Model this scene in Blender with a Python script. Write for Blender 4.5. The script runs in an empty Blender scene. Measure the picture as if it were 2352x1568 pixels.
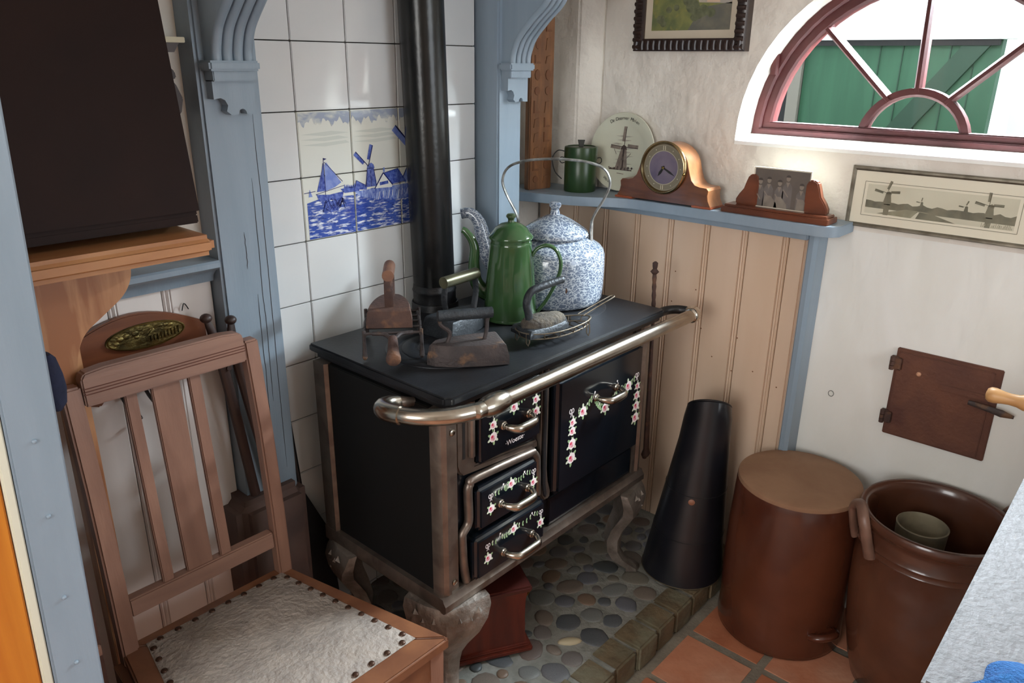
import bpy, bmesh, math, random
from mathutils import Vector, Matrix, Euler
random.seed(7)
PI = math.pi
scene = bpy.context.scene
COL = scene.collection

# ------------------------------------------------------------------ camera
cam_d = bpy.data.cameras.new('camera'); cam = bpy.data.objects.new('camera', cam_d); COL.objects.link(cam)
cam_d.sensor_width = 36.0; cam_d.sensor_fit = 'HORIZONTAL'; cam_d.lens = 1765.457 / 2352 * 36
cam_d.clip_start = 0.02
_y, _p, _r = 0.845387504, -0.349946891, 0.0118165242
_f = Vector((math.sin(_y)*math.cos(_p), math.cos(_y)*math.cos(_p), math.sin(_p)))
_rt = Vector((math.cos(_y), -math.sin(_y), 0)); _up = _rt.cross(_f)
_r2 = math.cos(_r)*_rt + math.sin(_r)*_up; _u2 = -math.sin(_r)*_rt + math.cos(_r)*_up
cam.matrix_world = Matrix(((_r2.x, _u2.x, -_f.x, -1.02846), (_r2.y, _u2.y, -_f.y, -1.58402), (_r2.z, _u2.z, -_f.z, 1.54660), (0, 0, 0, 1)))
scene.camera = cam

# ------------------------------------------------------------------ world, lights, exposure
world = bpy.data.worlds.new('world'); scene.world = world; world.use_nodes = True
bg = world.node_tree.nodes['Background']; bg.inputs[0].default_value = (0.86, 0.93, 1.0, 1); bg.inputs[1].default_value = 3.2
def area(name, loc, target, sx, sy, power, col):
    l = bpy.data.lights.new(name, 'AREA'); l.shape = 'RECTANGLE'; l.size = sx; l.size_y = sy; l.energy = power; l.color = col
    o = bpy.data.objects.new(name, l); COL.objects.link(o); o.location = loc
    d = Vector(target) - Vector(loc); o.rotation_euler = d.to_track_quat('-Z', 'Y').to_euler()
    return o
area('daylight_rear_window', (0.35, -3.36, 1.60), (0.35, 0, 1.60), 1.10, 1.15, 12, (0.88, 0.94, 1.0))
area('daylight_side_window', (-2.56, -1.35, 1.60), (2.0, -1.35, 1.60), 1.05, 1.15, 25, (1.0, 0.97, 0.93))
area('daylight_arch_window', (1.44, -0.985, 1.93), (0.1, -0.5, 1.30), 1.0, 0.36, 520, (0.81, 0.905, 1.0))
vs = scene.view_settings; vs.view_transform = 'Standard'; vs.look = 'None'; vs.gamma = 1.0; vs.exposure = 0.28; vs.use_curve_mapping = False

# ------------------------------------------------------------------ helpers
def S(r, g, b):
    f = lambda c: (c/255/12.92) if c/255 <= 0.04045 else ((c/255+0.055)/1.055)**2.4
    return (f(r), f(g), f(b), 1)

def M(name, col, rough=0.5, metal=0.0, col2=None, scale=6.0, stretch=(1, 1, 1), bump=0.0, bscale=60.0, bstretch=None, coat=0.0, bdist=0.01,
      lo=0.35, hi=0.65, spec=0.5, col3=None, s3=20.0, lo3=0.6, hi3=0.7, rvar=0.0):
    m = bpy.data.materials.new(name); m.use_nodes = True; nt = m.node_tree; n = nt.nodes; L = nt.links
    b = n['Principled BSDF']; b.inputs['Base Color'].default_value = col; b.inputs['Roughness'].default_value = rough
    b.inputs['Metallic'].default_value = metal; b.inputs['Coat Weight'].default_value = coat; b.inputs['Coat Roughness'].default_value = 0.08
    b.inputs['Specular IOR Level'].default_value = spec
    tc = n.new('ShaderNodeTexCoord')
    def mapped(st):
        mp = n.new('ShaderNodeMapping'); mp.inputs['Scale'].default_value = st; L.new(tc.outputs['Object'], mp.inputs['Vector']); return mp.outputs[0]
    out = None
    if col2:
        nz = n.new('ShaderNodeTexNoise'); nz.inputs['Scale'].default_value = scale; nz.inputs['Detail'].default_value = 5; nz.inputs['Distortion'].default_value = 0.4
        L.new(mapped(stretch), nz.inputs['Vector'])
        rp = n.new('ShaderNodeValToRGB'); rp.color_ramp.elements[0].position = lo; rp.color_ramp.elements[1].position = hi
        rp.color_ramp.elements[0].color = col; rp.color_ramp.elements[1].color = col2
        L.new(nz.outputs['Fac'], rp.inputs[0]); out = rp.outputs[0]
        if rvar:
            mr = n.new('ShaderNodeMapRange'); mr.inputs[3].default_value = rough-rvar; mr.inputs[4].default_value = rough+rvar
            L.new(nz.outputs['Fac'], mr.inputs[0]); L.new(mr.outputs[0], b.inputs['Roughness'])
        if col3:
            n3 = n.new('ShaderNodeTexNoise'); n3.inputs['Scale'].default_value = s3; n3.inputs['Detail'].default_value = 4
            L.new(mapped((1, 1, 1)), n3.inputs['Vector'])
            r3 = n.new('ShaderNodeValToRGB'); r3.color_ramp.elements[0].position = lo3; r3.color_ramp.elements[1].position = hi3
            L.new(n3.outputs['Fac'], r3.inputs[0])
            mx = n.new('ShaderNodeMix'); mx.data_type = 'RGBA'; L.new(r3.outputs[0], mx.inputs[0]); L.new(out, mx.inputs[6]); mx.inputs[7].default_value = col3
            out = mx.outputs[2]
        L.new(out, b.inputs['Base Color'])
    if bump:
        nb = n.new('ShaderNodeTexNoise'); nb.inputs['Scale'].default_value = bscale; nb.inputs['Detail'].default_value = 6
        L.new(mapped(bstretch or (1, 1, 1)), nb.inputs['Vector'])
        bp = n.new('ShaderNodeBump'); bp.inputs['Strength'].default_value = bump; bp.inputs['Distance'].default_value = bdist
        L.new(nb.outputs['Fac'], bp.inputs['Height']); L.new(bp.outputs[0], b.inputs['Normal'])
    return m

class MB:
    def __init__(s): s.v = []; s.f = []; s.m = []
    def add(s, vs, fs, mi=0):
        o = len(s.v); s.v += [Vector(v) for v in vs]
        for f in fs: s.f.append([i+o for i in f]); s.m.append(mi)
        return s
    def box(s, a, b, mi=0, mat=None):
        x0, x1 = sorted((a[0], b[0])); y0, y1 = sorted((a[1], b[1])); z0, z1 = sorted((a[2], b[2]))
        vs = [(x0,y0,z0),(x1,y0,z0),(x1,y1,z0),(x0,y1,z0),(x0,y0,z1),(x1,y0,z1),(x1,y1,z1),(x0,y1,z1)]
        if mat: vs = [mat @ Vector(v) for v in vs]
        return s.add(vs, [(0,3,2,1),(4,5,6,7),(0,1,5,4),(1,2,6,5),(2,3,7,6),(3,0,4,7)], mi)
    def ring_loft(s, rings, cap=True, mi=0, closed=False):
        n = len(rings[0]); vs = [v for r in rings for v in r]; fs = []
        k = len(rings)
        for j in range(k if closed else k-1):
            a = j*n; b = ((j+1) % k)*n
            for i in range(n): fs.append((a+i, a+(i+1) % n, b+(i+1) % n, b+i))
        if cap and not closed: fs += [tuple(range(n-1, -1, -1)), tuple((k-1)*n+i for i in range(n))]
        return s.add(vs, fs, mi)
    def tube(s, pts, r, n=10, closed=False, mi=0, flat=1.0, up=None):
        pts = [Vector(p) for p in pts]; k = len(pts); rings = []
        rr = r if isinstance(r, (list, tuple)) else [r]*k
        prev = None
        for i, p in enumerate(pts):
            if closed: t = pts[(i+1) % k]-pts[i-1]
            else: t = pts[min(i+1, k-1)]-pts[max(i-1, 0)]
            t.normalize()
            if prev is None:
                a = Vector(up) if up else (Vector((0,0,1)) if abs(t.z) < 0.9 else Vector((1,0,0)))
            else: a = prev
            a = (a - t*a.dot(t)).normalized(); prev = a; b = t.cross(a)
            rings.append([p + a*(rr[i]*math.cos(2*PI*q/n)) + b*(rr[i]*flat*math.sin(2*PI*q/n)) for q in range(n)])
        return s.ring_loft(rings, True, mi, closed)
    def lathe(s, prof, c=(0,0,0), n=32, mi=0, cap=True, sx=1.0, sy=1.0, axis='z'):
        c = Vector(c); rings = []
        for (r, z) in prof:
            ring = []
            for q in range(n):
                a = 2*PI*q/n; u = r*sx*math.cos(a); w = r*sy*math.sin(a)
                ring.append(c + (Vector((u, w, z)) if axis == 'z' else Vector((z, u, w)) if axis == 'x' else Vector((w, z, u))))
            rings.append(ring)
        return s.ring_loft(rings, cap, mi)
    def prism(s, poly, f0, f1, mi=0):
        n = len(poly); vs = [f0(*p) for p in poly]+[f1(*p) for p in poly]
        fs = [tuple(range(n-1, -1, -1)), tuple(range(n, 2*n))] + [(i, (i+1) % n, n+(i+1) % n, n+i) for i in range(n)]
        return s.add(vs, fs, mi)
    def flat(s, poly, f, mi=0): return s.add([f(*p) for p in poly], [tuple(range(len(poly)))], mi)
    def ball(s, c, r, n=12, m=8, sc=(1,1,1), mi=0):
        c = Vector(c); rings = []
        for j in range(1, m):
            a = PI*j/m
            rings.append([c+Vector((r*sc[0]*math.sin(a)*math.cos(2*PI*q/n), r*sc[1]*math.sin(a)*math.sin(2*PI*q/n), -r*sc[2]*math.cos(a))) for q in range(n)])
        o = len(s.v); s.ring_loft(rings, False, mi)
        k = len(rings)
        s.add([c-Vector((0,0,r*sc[2])), c+Vector((0,0,r*sc[2]))], [], mi); a = len(s.v)-2
        for q in range(n):
            s.f.append([a, o+(q+1) % n, o+q]); s.m.append(mi)
            s.f.append([a+1, o+(k-1)*n+q, o+(k-1)*n+(q+1) % n]); s.m.append(mi)
        return s
    def xf(s, mat): s.v = [mat @ v for v in s.v]; return s
    def build(s, name, mats, parent=None, world=True, smooth=35, bevel=0.0, seg=2):
        me = bpy.data.meshes.new(name); me.from_pydata([tuple(v) for v in s.v], [], s.f)
        mats = mats if isinstance(mats, (list, tuple)) else [mats]
        for m in mats: me.materials.append(m)
        me.polygons.foreach_set('material_index', s.m)
        bm = bmesh.new(); bm.from_mesh(me)
        bmesh.ops.recalc_face_normals(bm, faces=bm.faces)
        if bevel:
            es = [e for e in bm.edges if len(e.link_faces) == 2 and e.calc_face_angle(0) > 0.6]
            bmesh.ops.bevel(bm, geom=es, offset=bevel, segments=seg, affect='EDGES', clamp_overlap=True)
        bm.to_mesh(me); bm.free()
        if smooth:
            me.polygons.foreach_set('use_smooth', [True]*len(me.polygons)); me.set_sharp_from_angle(angle=math.radians(smooth))
        o = bpy.data.objects.new(name, me); COL.objects.link(o)
        if parent:
            o.parent = parent
            if world: me.transform(wm(parent).inverted())
        return o

def wm(o):
    m = Matrix.Identity(4)
    while o: m = o.matrix_basis @ m; o = o.parent
    return m
def tag(o, label, cat=None, group=None, kind=None):
    o['label'] = label
    if cat: o['category'] = cat
    if group: o['group'] = group
    if kind: o['kind'] = kind
    return o
def thing(name, label, cat, loc=(0,0,0), rot=(0,0,0), group=None):
    o = bpy.data.objects.new(name, None); COL.objects.link(o); o.empty_display_size = 0.05
    o.location = loc; o.rotation_euler = rot; return tag(o, label, cat, group)
def struct(name, label, loc=(0,0,0)):
    o = bpy.data.objects.new(name, None); COL.objects.link(o); o.location = loc; o['kind'] = 'structure'; o['label'] = label; return o
def place(o, mesh_src, parent, mat): pass
def inst(src, name, parent, mtx):
    c = bpy.data.objects.new(name, src); COL.objects.link(c); c.parent = parent; c.matrix_basis = wm(parent).inverted() @ mtx; return c
def text_mesh(body, size, f, depth=0.0, shear=0.0, spacing=1.0, align='CENTER'):
    cu = bpy.data.curves.new('lettering', 'FONT'); cu.body = body; cu.size = size; cu.align_x = align; cu.shear = shear; cu.space_character = spacing; cu.resolution_u = 3
    o = bpy.data.objects.new('lettering', cu); me = bpy.data.meshes.new_from_object(o)
    mb = MB(); mb.add([f(v.co.x, v.co.y) for v in me.vertices], [tuple(p.vertices) for p in me.polygons])
    bpy.data.objects.remove(o); bpy.data.meshes.remove(me); return mb
def circ(cx, cy, r, n=16, a0=0, a1=2*PI, ry=None):
    ry = ry or r; full = abs(a1-a0-2*PI) < 1e-6
    return [(cx+r*math.cos(a0+(a1-a0)*i/(n if full else n-1)), cy+ry*math.sin(a0+(a1-a0)*i/(n if full else n-1))) for i in range(n)]
def smooth_pts(pts, n=6):
    P = [Vector(p) for p in pts]; out = []
    for i in range(len(P)-1):
        p0 = P[max(i-1, 0)]; p1 = P[i]; p2 = P[i+1]; p3 = P[min(i+2, len(P)-1)]
        for k in range(n):
            t = k/n; out.append(0.5*((2*p1)+(p2-p0)*t+(2*p0-5*p1+4*p2-p3)*t*t+(3*p1-p0-3*p2+p3)*t**3))
    out.append(P[-1]); return out

# ------------------------------------------------------------------ materials
plaster = M('white_plaster', S(226,221,211), 0.85, 0, S(210,202,192), 3, bump=0.8, bscale=9, bdist=0.03)
whitewash = M('cool_whitewash', S(230,230,226), 0.8, 0, S(222,221,214), 5, (1,1,0.5), bump=0.5, bscale=10, bstretch=(1,1,0.4), bdist=0.015)
blue = M('blue_grey_paint', S(126,142,155), 0.42, 0, S(134,149,162), 3, (6,6,1), bump=0.06, bscale=40, bstretch=(6,6,0.5))
cream_board = M('cream_board_paint', S(206,178,152), 0.5, 0, S(212,186,162), 3, (4,4,0.6), bump=0.03, bscale=40)
white_board = M('off_white_board_paint', S(222,214,208), 0.5, 0, S(212,203,198), 3, (4,4,0.6), bump=0.03, bscale=40)
tile_white = M('white_tile_glaze', S(212,213,212), 0.06, 0, S(206,208,208), 4, bump=0.03, bscale=9)
tile_pic = M('cream_tile_glaze', S(214,215,205), 0.07, 0, S(208,210,203), 4, bump=0.03, bscale=9)
grout = M('dark_grout', S(58,56,52), 0.9)
floor_joint = M('floor_joint_mortar', S(138,130,116), 0.9, 0, S(116,108,96), 14, bump=0.3, bscale=80)
mortar = M('grey_mortar', S(138,138,132), 0.9, 0, S(114,114,107), 20, bump=0.4, bscale=90)
terracotta = M('terracotta_tile', S(186,120,88), 0.55, 0, S(164,98,68), 9, bump=0.12, bscale=60, col3=S(196,140,112), s3=7, lo3=0.55, hi3=0.75)
terracotta2 = M('terracotta_tile_pale', S(198,136,106), 0.55, 0, S(178,112,82), 9, bump=0.12, bscale=60, col3=S(205,158,132), s3=6, lo3=0.5, hi3=0.75)
brick_m = M('mossy_brick', S(110,94,70), 0.8, 0, S(88,76,56), 14, bump=0.5, bscale=60, col3=S(112,108,88), s3=11, lo3=0.45, hi3=0.65)
black_iron = M('black_iron', S(22,22,24), 0.38, 0.0, S(30,30,32), 10, bump=0.10, bscale=220)
plate_iron = M('cast_iron_top', S(24,25,28), 0.40, 0.25, S(34,36,40), 8, bump=0.05, bscale=160)
enamel_black = M('black_enamel', S(13,18,24), 0.13, 0, S(15,20,26), 5, coat=0.15)
side_black = M('matt_black_side', S(8,8,8), 0.6, spec=0.3)
nickel = M('brushed_nickel', S(184,178,166), 0.22, 1.0, S(160,150,138), 20, rvar=0.05)
nickel_dull = M('dull_nickel', S(132,120,110), 0.40, 0.8, S(104,92,84), 18, bump=0.06, bscale=120)
leg_iron = M('silvered_cast_iron', S(150,142,134), 0.5, 0.6, S(104,94,86), 16, bump=0.5, bscale=55)
chrome = M('bright_nickel', S(205,200,190), 0.16, 1.0)
rust = M('rusty_iron', S(82,58,49), 0.75, 0.15, S(60,43,39), 18, bump=0.25, bscale=120, col3=S(104,72,52), s3=30, lo3=0.55, hi3=0.7)
rust_dark = M('dark_rusty_iron', S(66,56,54), 0.62, 0.3, S(48,42,42), 18, bump=0.25, bscale=140, col3=S(104,76,54), s3=26, lo3=0.58, hi3=0.72)
iron_grey = M('grey_iron', S(58,62,66), 0.5, 0.5, S(40,43,47), 14, bump=0.25, bscale=140)
rust_handle = M('rusty_handle', S(130,92,70), 0.6, 0.1, S(100,68,54), 20, bump=0.15, bscale=120)
door_rust = M('rusted_door', S(104,66,50), 0.85, 0.05, S(84,53,44), 10, bump=0.3, bscale=90, col3=S(82,48,40), s3=9, lo3=0.55, hi3=0.7)
green_en = M('green_enamel', S(46,72,42), 0.10, 0, S(52,80,48), 3, coat=0.3)
green_tin = M('green_tin_paint', S(36,62,28), 0.32, 0, S(28,50,22), 8)
oak = M('chair_oak', S(136,100,83), 0.40, 0, S(117,83,68), 5, (5,5,0.7), bump=0.05, bscale=50, bstretch=(6,6,0.6))
oak_h = M('chair_oak_horizontal', S(138,104,88), 0.40, 0, S(119,87,73), 5, (0.8,6,6), bump=0.05, bscale=50, bstretch=(0.6,6,6))
oak_seat = M('chair_seat_frame', S(118,76,50), 0.40, 0, S(98,60,40), 5, (3,3,3), bump=0.05, bscale=50)
walnut = M('clock_walnut', S(112,66,40), 0.25, 0, S(86,48,30), 6, (8,1,6), coat=0.4)
walnut_l = M('clock_walnut_top', S(158,106,66), 0.28, 0, S(138,88,54), 6, (8,1,6), coat=0.3)
stand_wood = M('photo_stand_wood', S(112,60,36), 0.3, 0, S(82,42,26), 6, (8,1,3), coat=0.3)
mahog = M('red_brown_wood', S(108,44,28), 0.4, 0, S(84,34,24), 5, (6,6,1), bump=0.05)
carved = M('carved_wood', S(136,90,52), 0.55, 0, S(104,66,37), 8, (6,6,1), bump=0.15, bscale=60)
carved_d = M('carved_wood_recess', S(112,68,36), 0.6)
pine = M('pine_wood', S(178,126,82), 0.4, 0, S(152,98,60), 2.2, (1.2,6,6), bump=0.03, lo=0.4, hi=0.6)
pine_v = M('pine_wood_upright', S(186,138,98), 0.4, 0, S(148,96,62), 3.2, (7,7,0.9), bump=0.03, lo=0.42, hi=0.58)
dark_cab = M('dark_brown_cabinet', S(38,21,16), 0.55, 0, S(30,16,13), 4, bump=0.03, spec=0.12)
stoneware = M('brown_stoneware', S(92,50,33), 0.22, 0, S(74,37,25), 4, bump=0.04, bscale=30, col3=S(66,34,26), s3=4, lo3=0.5, hi3=0.7, coat=0.3)
stoneware2 = M('dark_brown_stoneware', S(92,58,42), 0.24, 0, S(70,42,32), 4, bump=0.05, bscale=30, col3=S(82,62,56), s3=5, lo3=0.55, hi3=0.75, coat=0.3)
bisque = M('unglazed_clay', S(148,114,88), 0.85, 0, S(132,98,74), 8, bump=0.08, bscale=70)
scuttle_m = M('black_painted_tin', S(16,17,22), 0.3, 0, S(24,25,31), 5, bump=0.05, bscale=18)
red_paint = M('oxblood_paint', S(62,17,16), 0.55, 0, S(52,14,13), 10, bump=0.08, bscale=60, spec=0.3)
glass = bpy.data.materials.new('window_glass'); glass.use_nodes = True
_n = glass.node_tree.nodes; _l = glass.node_tree.links; _b = _n['Principled BSDF']
_t = _n.new('ShaderNodeBsdfTransparent'); _t.inputs[0].default_value = (0.975, 0.99, 0.98, 1); _g = _n.new('ShaderNodeBsdfGlossy'); _g.inputs['Roughness'].default_value = 0.02
_mx = _n.new('ShaderNodeMixShader'); _fr = _n.new('ShaderNodeFresnel'); _fr.inputs[0].default_value = 1.3
_ge = _n.new('ShaderNodeNewGeometry'); _mm = _n.new('ShaderNodeMath'); _mm.operation = 'SUBTRACT'; _mm.use_clamp = True; _l.new(_fr.outputs[0], _mm.inputs[0]); _l.new(_ge.outputs['Backfacing'], _mm.inputs[1]); _l.new(_mm.outputs[0], _mx.inputs[0]); _l.new(_t.outputs[0], _mx.inputs[1]); _l.new(_g.outputs[0], _mx.inputs[2]); _l.new(_mx.outputs[0], _n['Material Output'].inputs[0]); _n.remove(_b)
ext_green = M('green_shed_paint', S(38,80,56), 0.6, 0, S(46,90,64), 4, (6,6,0.6))
ext_green_d = M('dark_green_shed_paint', S(26,58,40), 0.6)
ext_white = M('white_shed_paint', S(232,240,236), 0.7)
ext_dark = M('tarred_board', S(30,30,30), 0.8)
ext_beige = M('beige_post', S(120,116,106), 0.8)
brass = M('aged_brass', S(150,124,66), 0.3, 1.0, S(96,80,46), 30)
brass_relief = M('tarnished_brass', S(128,112,66), 0.38, 0.9, S(74,64,38), 45, bump=0.4, bscale=70)
gold = M('gold_rim', S(190,150,70), 0.25, 1.0)
paper_white = M('ivory_card', S(214,206,188), 0.8)
ink = M('black_ink', S(26,24,24), 0.6)
# ------------------------------------------------------------------ the setting
ZH = 0.078          # top of the raised hearth
XW = 1.085          # plaster face of the window wall
XB = 1.03           # face of the cream boards

fl = struct('floor', 'terracotta tiled floor with grey joints')
MB().box((-2.6,-3.45,-0.12), (1.3,0.25,-0.004)).build('screed', floor_joint, fl, smooth=0)
tb = MB().box((-0.1015,-0.1015,-0.02), (0.1015,0.1015,0.0)).build('tile_mesh', terracotta, None, bevel=0.004)
tms = [tb.data, tb.data.copy()]; tms[1].materials[0] = terracotta2; bpy.data.objects.remove(tb)
for i in range(-14, 3):
    for j in range(0, 16):
        x = 0.67+0.22*i-0.11+0.22; y = -0.88-0.22*(j-4)
        if x > 1.2 or x < -2.55 or y < -3.4: continue
        if x > -0.2 and y > -0.8: continue
        if x < -1.9 and y < -2.6: continue
        inst(random.choice(tms), 'tile', fl, Matrix.Translation((x+random.uniform(-.003,.003), y+random.uniform(-.003,.003), random.uniform(-.002,.001))) @ Matrix.Rotation(random.uniform(-.012,.012), 4, 'Z'))

he = struct('floor_hearth', 'raised pebble hearth with a brick edge under the stove')
MB().box((-0.16,-0.745,-0.004), (1.06,0.12,ZH-0.006)).build('hearth_bed', mortar, he, smooth=0)
x = -0.16; k = 0
while x < 1.0:
    w = random.uniform(0.094, 0.106)
    b = MB().box((x+.004, -0.757+random.uniform(-.004,.004), 0.0), (min(x+w-.005, 1.05), -0.668+random.uniform(-.006,.006), ZH+random.uniform(-.003,.002)))
    b.build('brick', brick_m, he, bevel=0.006); x += w
peb_cols = [(104,104,106),(98,100,106),(114,108,104),(86,90,94),(118,108,98),(106,94,88),(110,106,96),(74,80,82),(116,118,116),(124,104,88)]
pm = [M('pebble_stone_%s' % 'abcdefghij'[i], S(*c), 0.45, 0, S(*[int(v*0.84) for v in c]), 22, bump=0.08, bscale=90) for i, c in enumerate(peb_cols)]
pm_cream = M('pebble_stone_cream', S(176,164,136), 0.5)
pmesh = []
for i in range(10):
    mb = MB(); n = 12; ph = random.uniform(0, 6); e = random.uniform(.06, .16)
    rings = []
    for (rr, zz) in ((1.0, -0.25), (1.0, 0.02), (0.86, 0.16), (0.5, 0.25)):
        rings.append([Vector((rr*math.cos(2*PI*q/n)*(1+e*math.sin(2*2*PI*q/n+ph)*0.5+e*math.cos(3*2*PI*q/n+ph)*0.4), rr*math.sin(2*PI*q/n)*(1+e*math.sin(3*2*PI*q/n-ph)*0.5), zz)) for q in range(n)])
    mb.ring_loft(rings); o = mb.build('pebble_mesh', pm[i], None, smooth=60); pmesh.append(o.data); bpy.data.objects.remove(o)
pmc = pmesh[0].copy(); pmc.materials[0] = pm_cream
pts = []
inst(pmc, 'pebble', he, Matrix.Translation((0.335,-0.595,ZH-0.005)) @ Matrix.Rotation(-0.75, 4, 'Z') @ Matrix.Diagonal((0.033,0.014,0.03,1)))
pts.append((0.335,-0.595,0.03))
tries = 0
while len(pts) < 290 and tries < 14000:
    tries += 1
    px = random.uniform(-0.12, 0.99); py = random.uniform(-0.645, 0.05); r = random.uniform(0.027, 0.040) if tries < 5000 else random.uniform(0.015, 0.027)
    if any((px-a)**2+(py-b)**2 < (r+c-0.0005)**2 for a, b, c in pts): continue
    pts.append((px, py, r)); s = random.uniform(0.85, 1.12)
    inst(random.choice(pmesh), 'pebble', he, Matrix.Translation((px, py, ZH-0.0055)) @ Matrix.Rotation(random.uniform(0, PI), 4, 'Z') @ Matrix.Diagonal((r*s*1.08, r/s*0.92, random.uniform(0.013,0.022), 1)))

# back wall: plaster left of the chimney, tiles inside it
wb = struct('wall_back', 'back wall with white glazed tiles between the blue chimney posts')
MB().box((-2.6,-0.03,0), (-0.2,0.25,2.5)).build('plaster_face', plaster, wb, smooth=0)
MB().box((-0.2,0.004,0), (0.60,0.25,2.5)).build('tile_bed', grout, wb, smooth=0)
T = 0.15; ZT = 1.433
def tile_mesh(w, h, m):
    o = MB().box((-w/2+.0013,-0.008,-h/2+.0013), (w/2-.0013,0.006,h/2-.0013)).build('tile_mesh', m, None, bevel=0.0016, smooth=30); me = o.data; bpy.data.objects.remove(o); return me
tm_f = tile_mesh(T, T, tile_white); tm_p = tile_mesh(T, T, tile_pic); tm_r = tile_mesh(0.132, T, tile_white); tm_l = tile_mesh(0.05, T, tile_white)
for j in range(-10, 5):
    for i in range(-1, 4):
        xx = i*T; zz = ZT+j*T
        me, cx = (tm_p if 0 <= i <= 2 and -2 <= j <= -1 else tm_f), xx+T/2
        if i == 3: me, cx = tm_r, 0.45+0.066
        if zz+T < 0.05: continue
        t = random.uniform(-.006,.006) if not (0 <= i <= 2 and -2 <= j <= -1) else 0
        inst(me, 'tile', wb, Matrix.Translation((cx, 0, zz+T/2)) @ Euler((random.uniform(-.006,.006) if t else 0, 0, t)).to_matrix().to_4x4())

# painted tile picture (flat print on six tiles)
Dsky = M('delft_cloud_wash', S(150,160,178), 0.1, 0, S(206,208,196), 16, (1,1,2.2), lo=0.45, hi=0.62)
Dsea = M('delft_water', S(60,84,160), 0.1, 0, S(222,226,232), 46, (1,1,4.5), lo=0.50, hi=0.66, col3=S(36,54,144), s3=12, lo3=0.56, hi3=0.70)
Dblue = M('delft_cobalt', S(42,60,142), 0.12, 0, S(96,116,186), 110)
Dmid = M('delft_mid_blue', S(104,124,190), 0.12, 0, S(140,156,206), 40)
Dink = M('delft_dark_line', S(28,34,92), 0.15)
Dwhite = M('delft_white', S(224,226,222), 0.1)
Dreed = M('delft_reeds', S(150,168,214), 0.12, 0, S(70,92,176), 60, (3,1,1))
pic = MB()
def lay(k): return lambda u, v: (u, -0.0084-0.00012*k, ZT+v)
def stroke(mb, a, b, w, f, mi):
    dx, dy = b[0]-a[0], b[1]-a[1]; l = math.hypot(dx, dy) or 1; nx, ny = -dy/l*w/2, dx/l*w/2
    mb.flat([(a[0]+nx, a[1]+ny), (b[0]+nx, b[1]+ny), (b[0]-nx, b[1]-ny), (a[0]-nx, a[1]-ny)], f, mi)
for i in range(3):      # cloud wash along the top, water in the lower row
    x0, x1 = i*T+.0025, (i+1)*T-.0025
    top = [(x0, -.003), (x1, -.003)]; n = 30
    low = [(x1-(x1-x0)*q/n, -.026-.007*math.sin(q*.75+i*2)-.005*math.sin(q*1.9)) for q in range(n+1)]
    pic.flat(top+low, lay(1), 0)
    for a in range(3):
        pic.flat([(x0+.004, -.052-a*.012), (x0+.09+.02*a, -.047-a*.012), (x1-.004, -.053-a*.012), (x0+.07, -.058-a*.012)], lay(1), 7)
    y_t = -.205 if i == 0 else -.197
    pic.flat([(x0+(.008 if i == 0 else 0), -.297), (x1, -.297), (x1, y_t), (x0+.05, y_t+.003), (x0+(.008 if i == 0 else 0), y_t-.005)], lay(1), 1)
def mill(mb, x, y, s, f, body, dark, line, sail):
    mb.flat([(x-.030*s, y), (x+.030*s, y), (x+.017*s, y+.075*s), (x-.017*s, y+.075*s)], f, body)
    mb.flat([(x-.019*s, y+.073*s), (x+.021*s, y+.073*s), (x+.016*s, y+.088*s), (x+.004*s, y+.096*s), (x-.014*s, y+.086*s)], f, dark)
    for ang in sail:
        d = (math.cos(ang), math.sin(ang)); nx, ny = -d[1], d[0]; c = (x-.010*s, y+.083*s)
        stroke(mb, c, (c[0]+d[0]*.085*s, c[1]+d[1]*.085*s), .0035*s, f, line)
        mb.flat([(c[0]+d[0]*.025*s, c[1]+d[1]*.025*s), (c[0]+d[0]*.085*s, c[1]+d[1]*.085*s), (c[0]+d[0]*.085*s+nx*.016*s, c[1]+d[1]*.085*s+ny*.016*s), (c[0]+d[0]*.025*s+nx*.014*s, c[1]+d[1]*.025*s+ny*.014*s)], f, body)
# sailing boat
pic.flat([(.038,-.192), (.075,-.196), (.118,-.192), (.112,-.209), (.045,-.210)], lay(2), 2)
pic.flat([(.050,-.214), (.110,-.212), (.098,-.236), (.075,-.240), (.060,-.226)], lay(2), 2)
pic.flat([(.040,-.186), (.064,-.120), (.066,-.186)], lay(2), 2)
pic.flat([(.066,-.186), (.066,-.124), (.072,-.119), (.112,-.170), (.092,-.180)], lay(2), 3)
for a, b in (((.064,-.108),(.064,-.200)), ((.066,-.118),(.116,-.168)), ((.062,-.120),(.050,-.180)), ((.036,-.192),(.120,-.178))): stroke(pic, a, b, .0014, lay(3), 4)
pic.flat([(.064,-.108), (.074,-.111), (.064,-.114)], lay(3), 4)
pic.flat([(.016,-.196), (.020,-.178), (.027,-.196)], lay(2), 3); stroke(pic, (.004,-.186), (.036,-.184), .0015, lay(2), 4)
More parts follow.
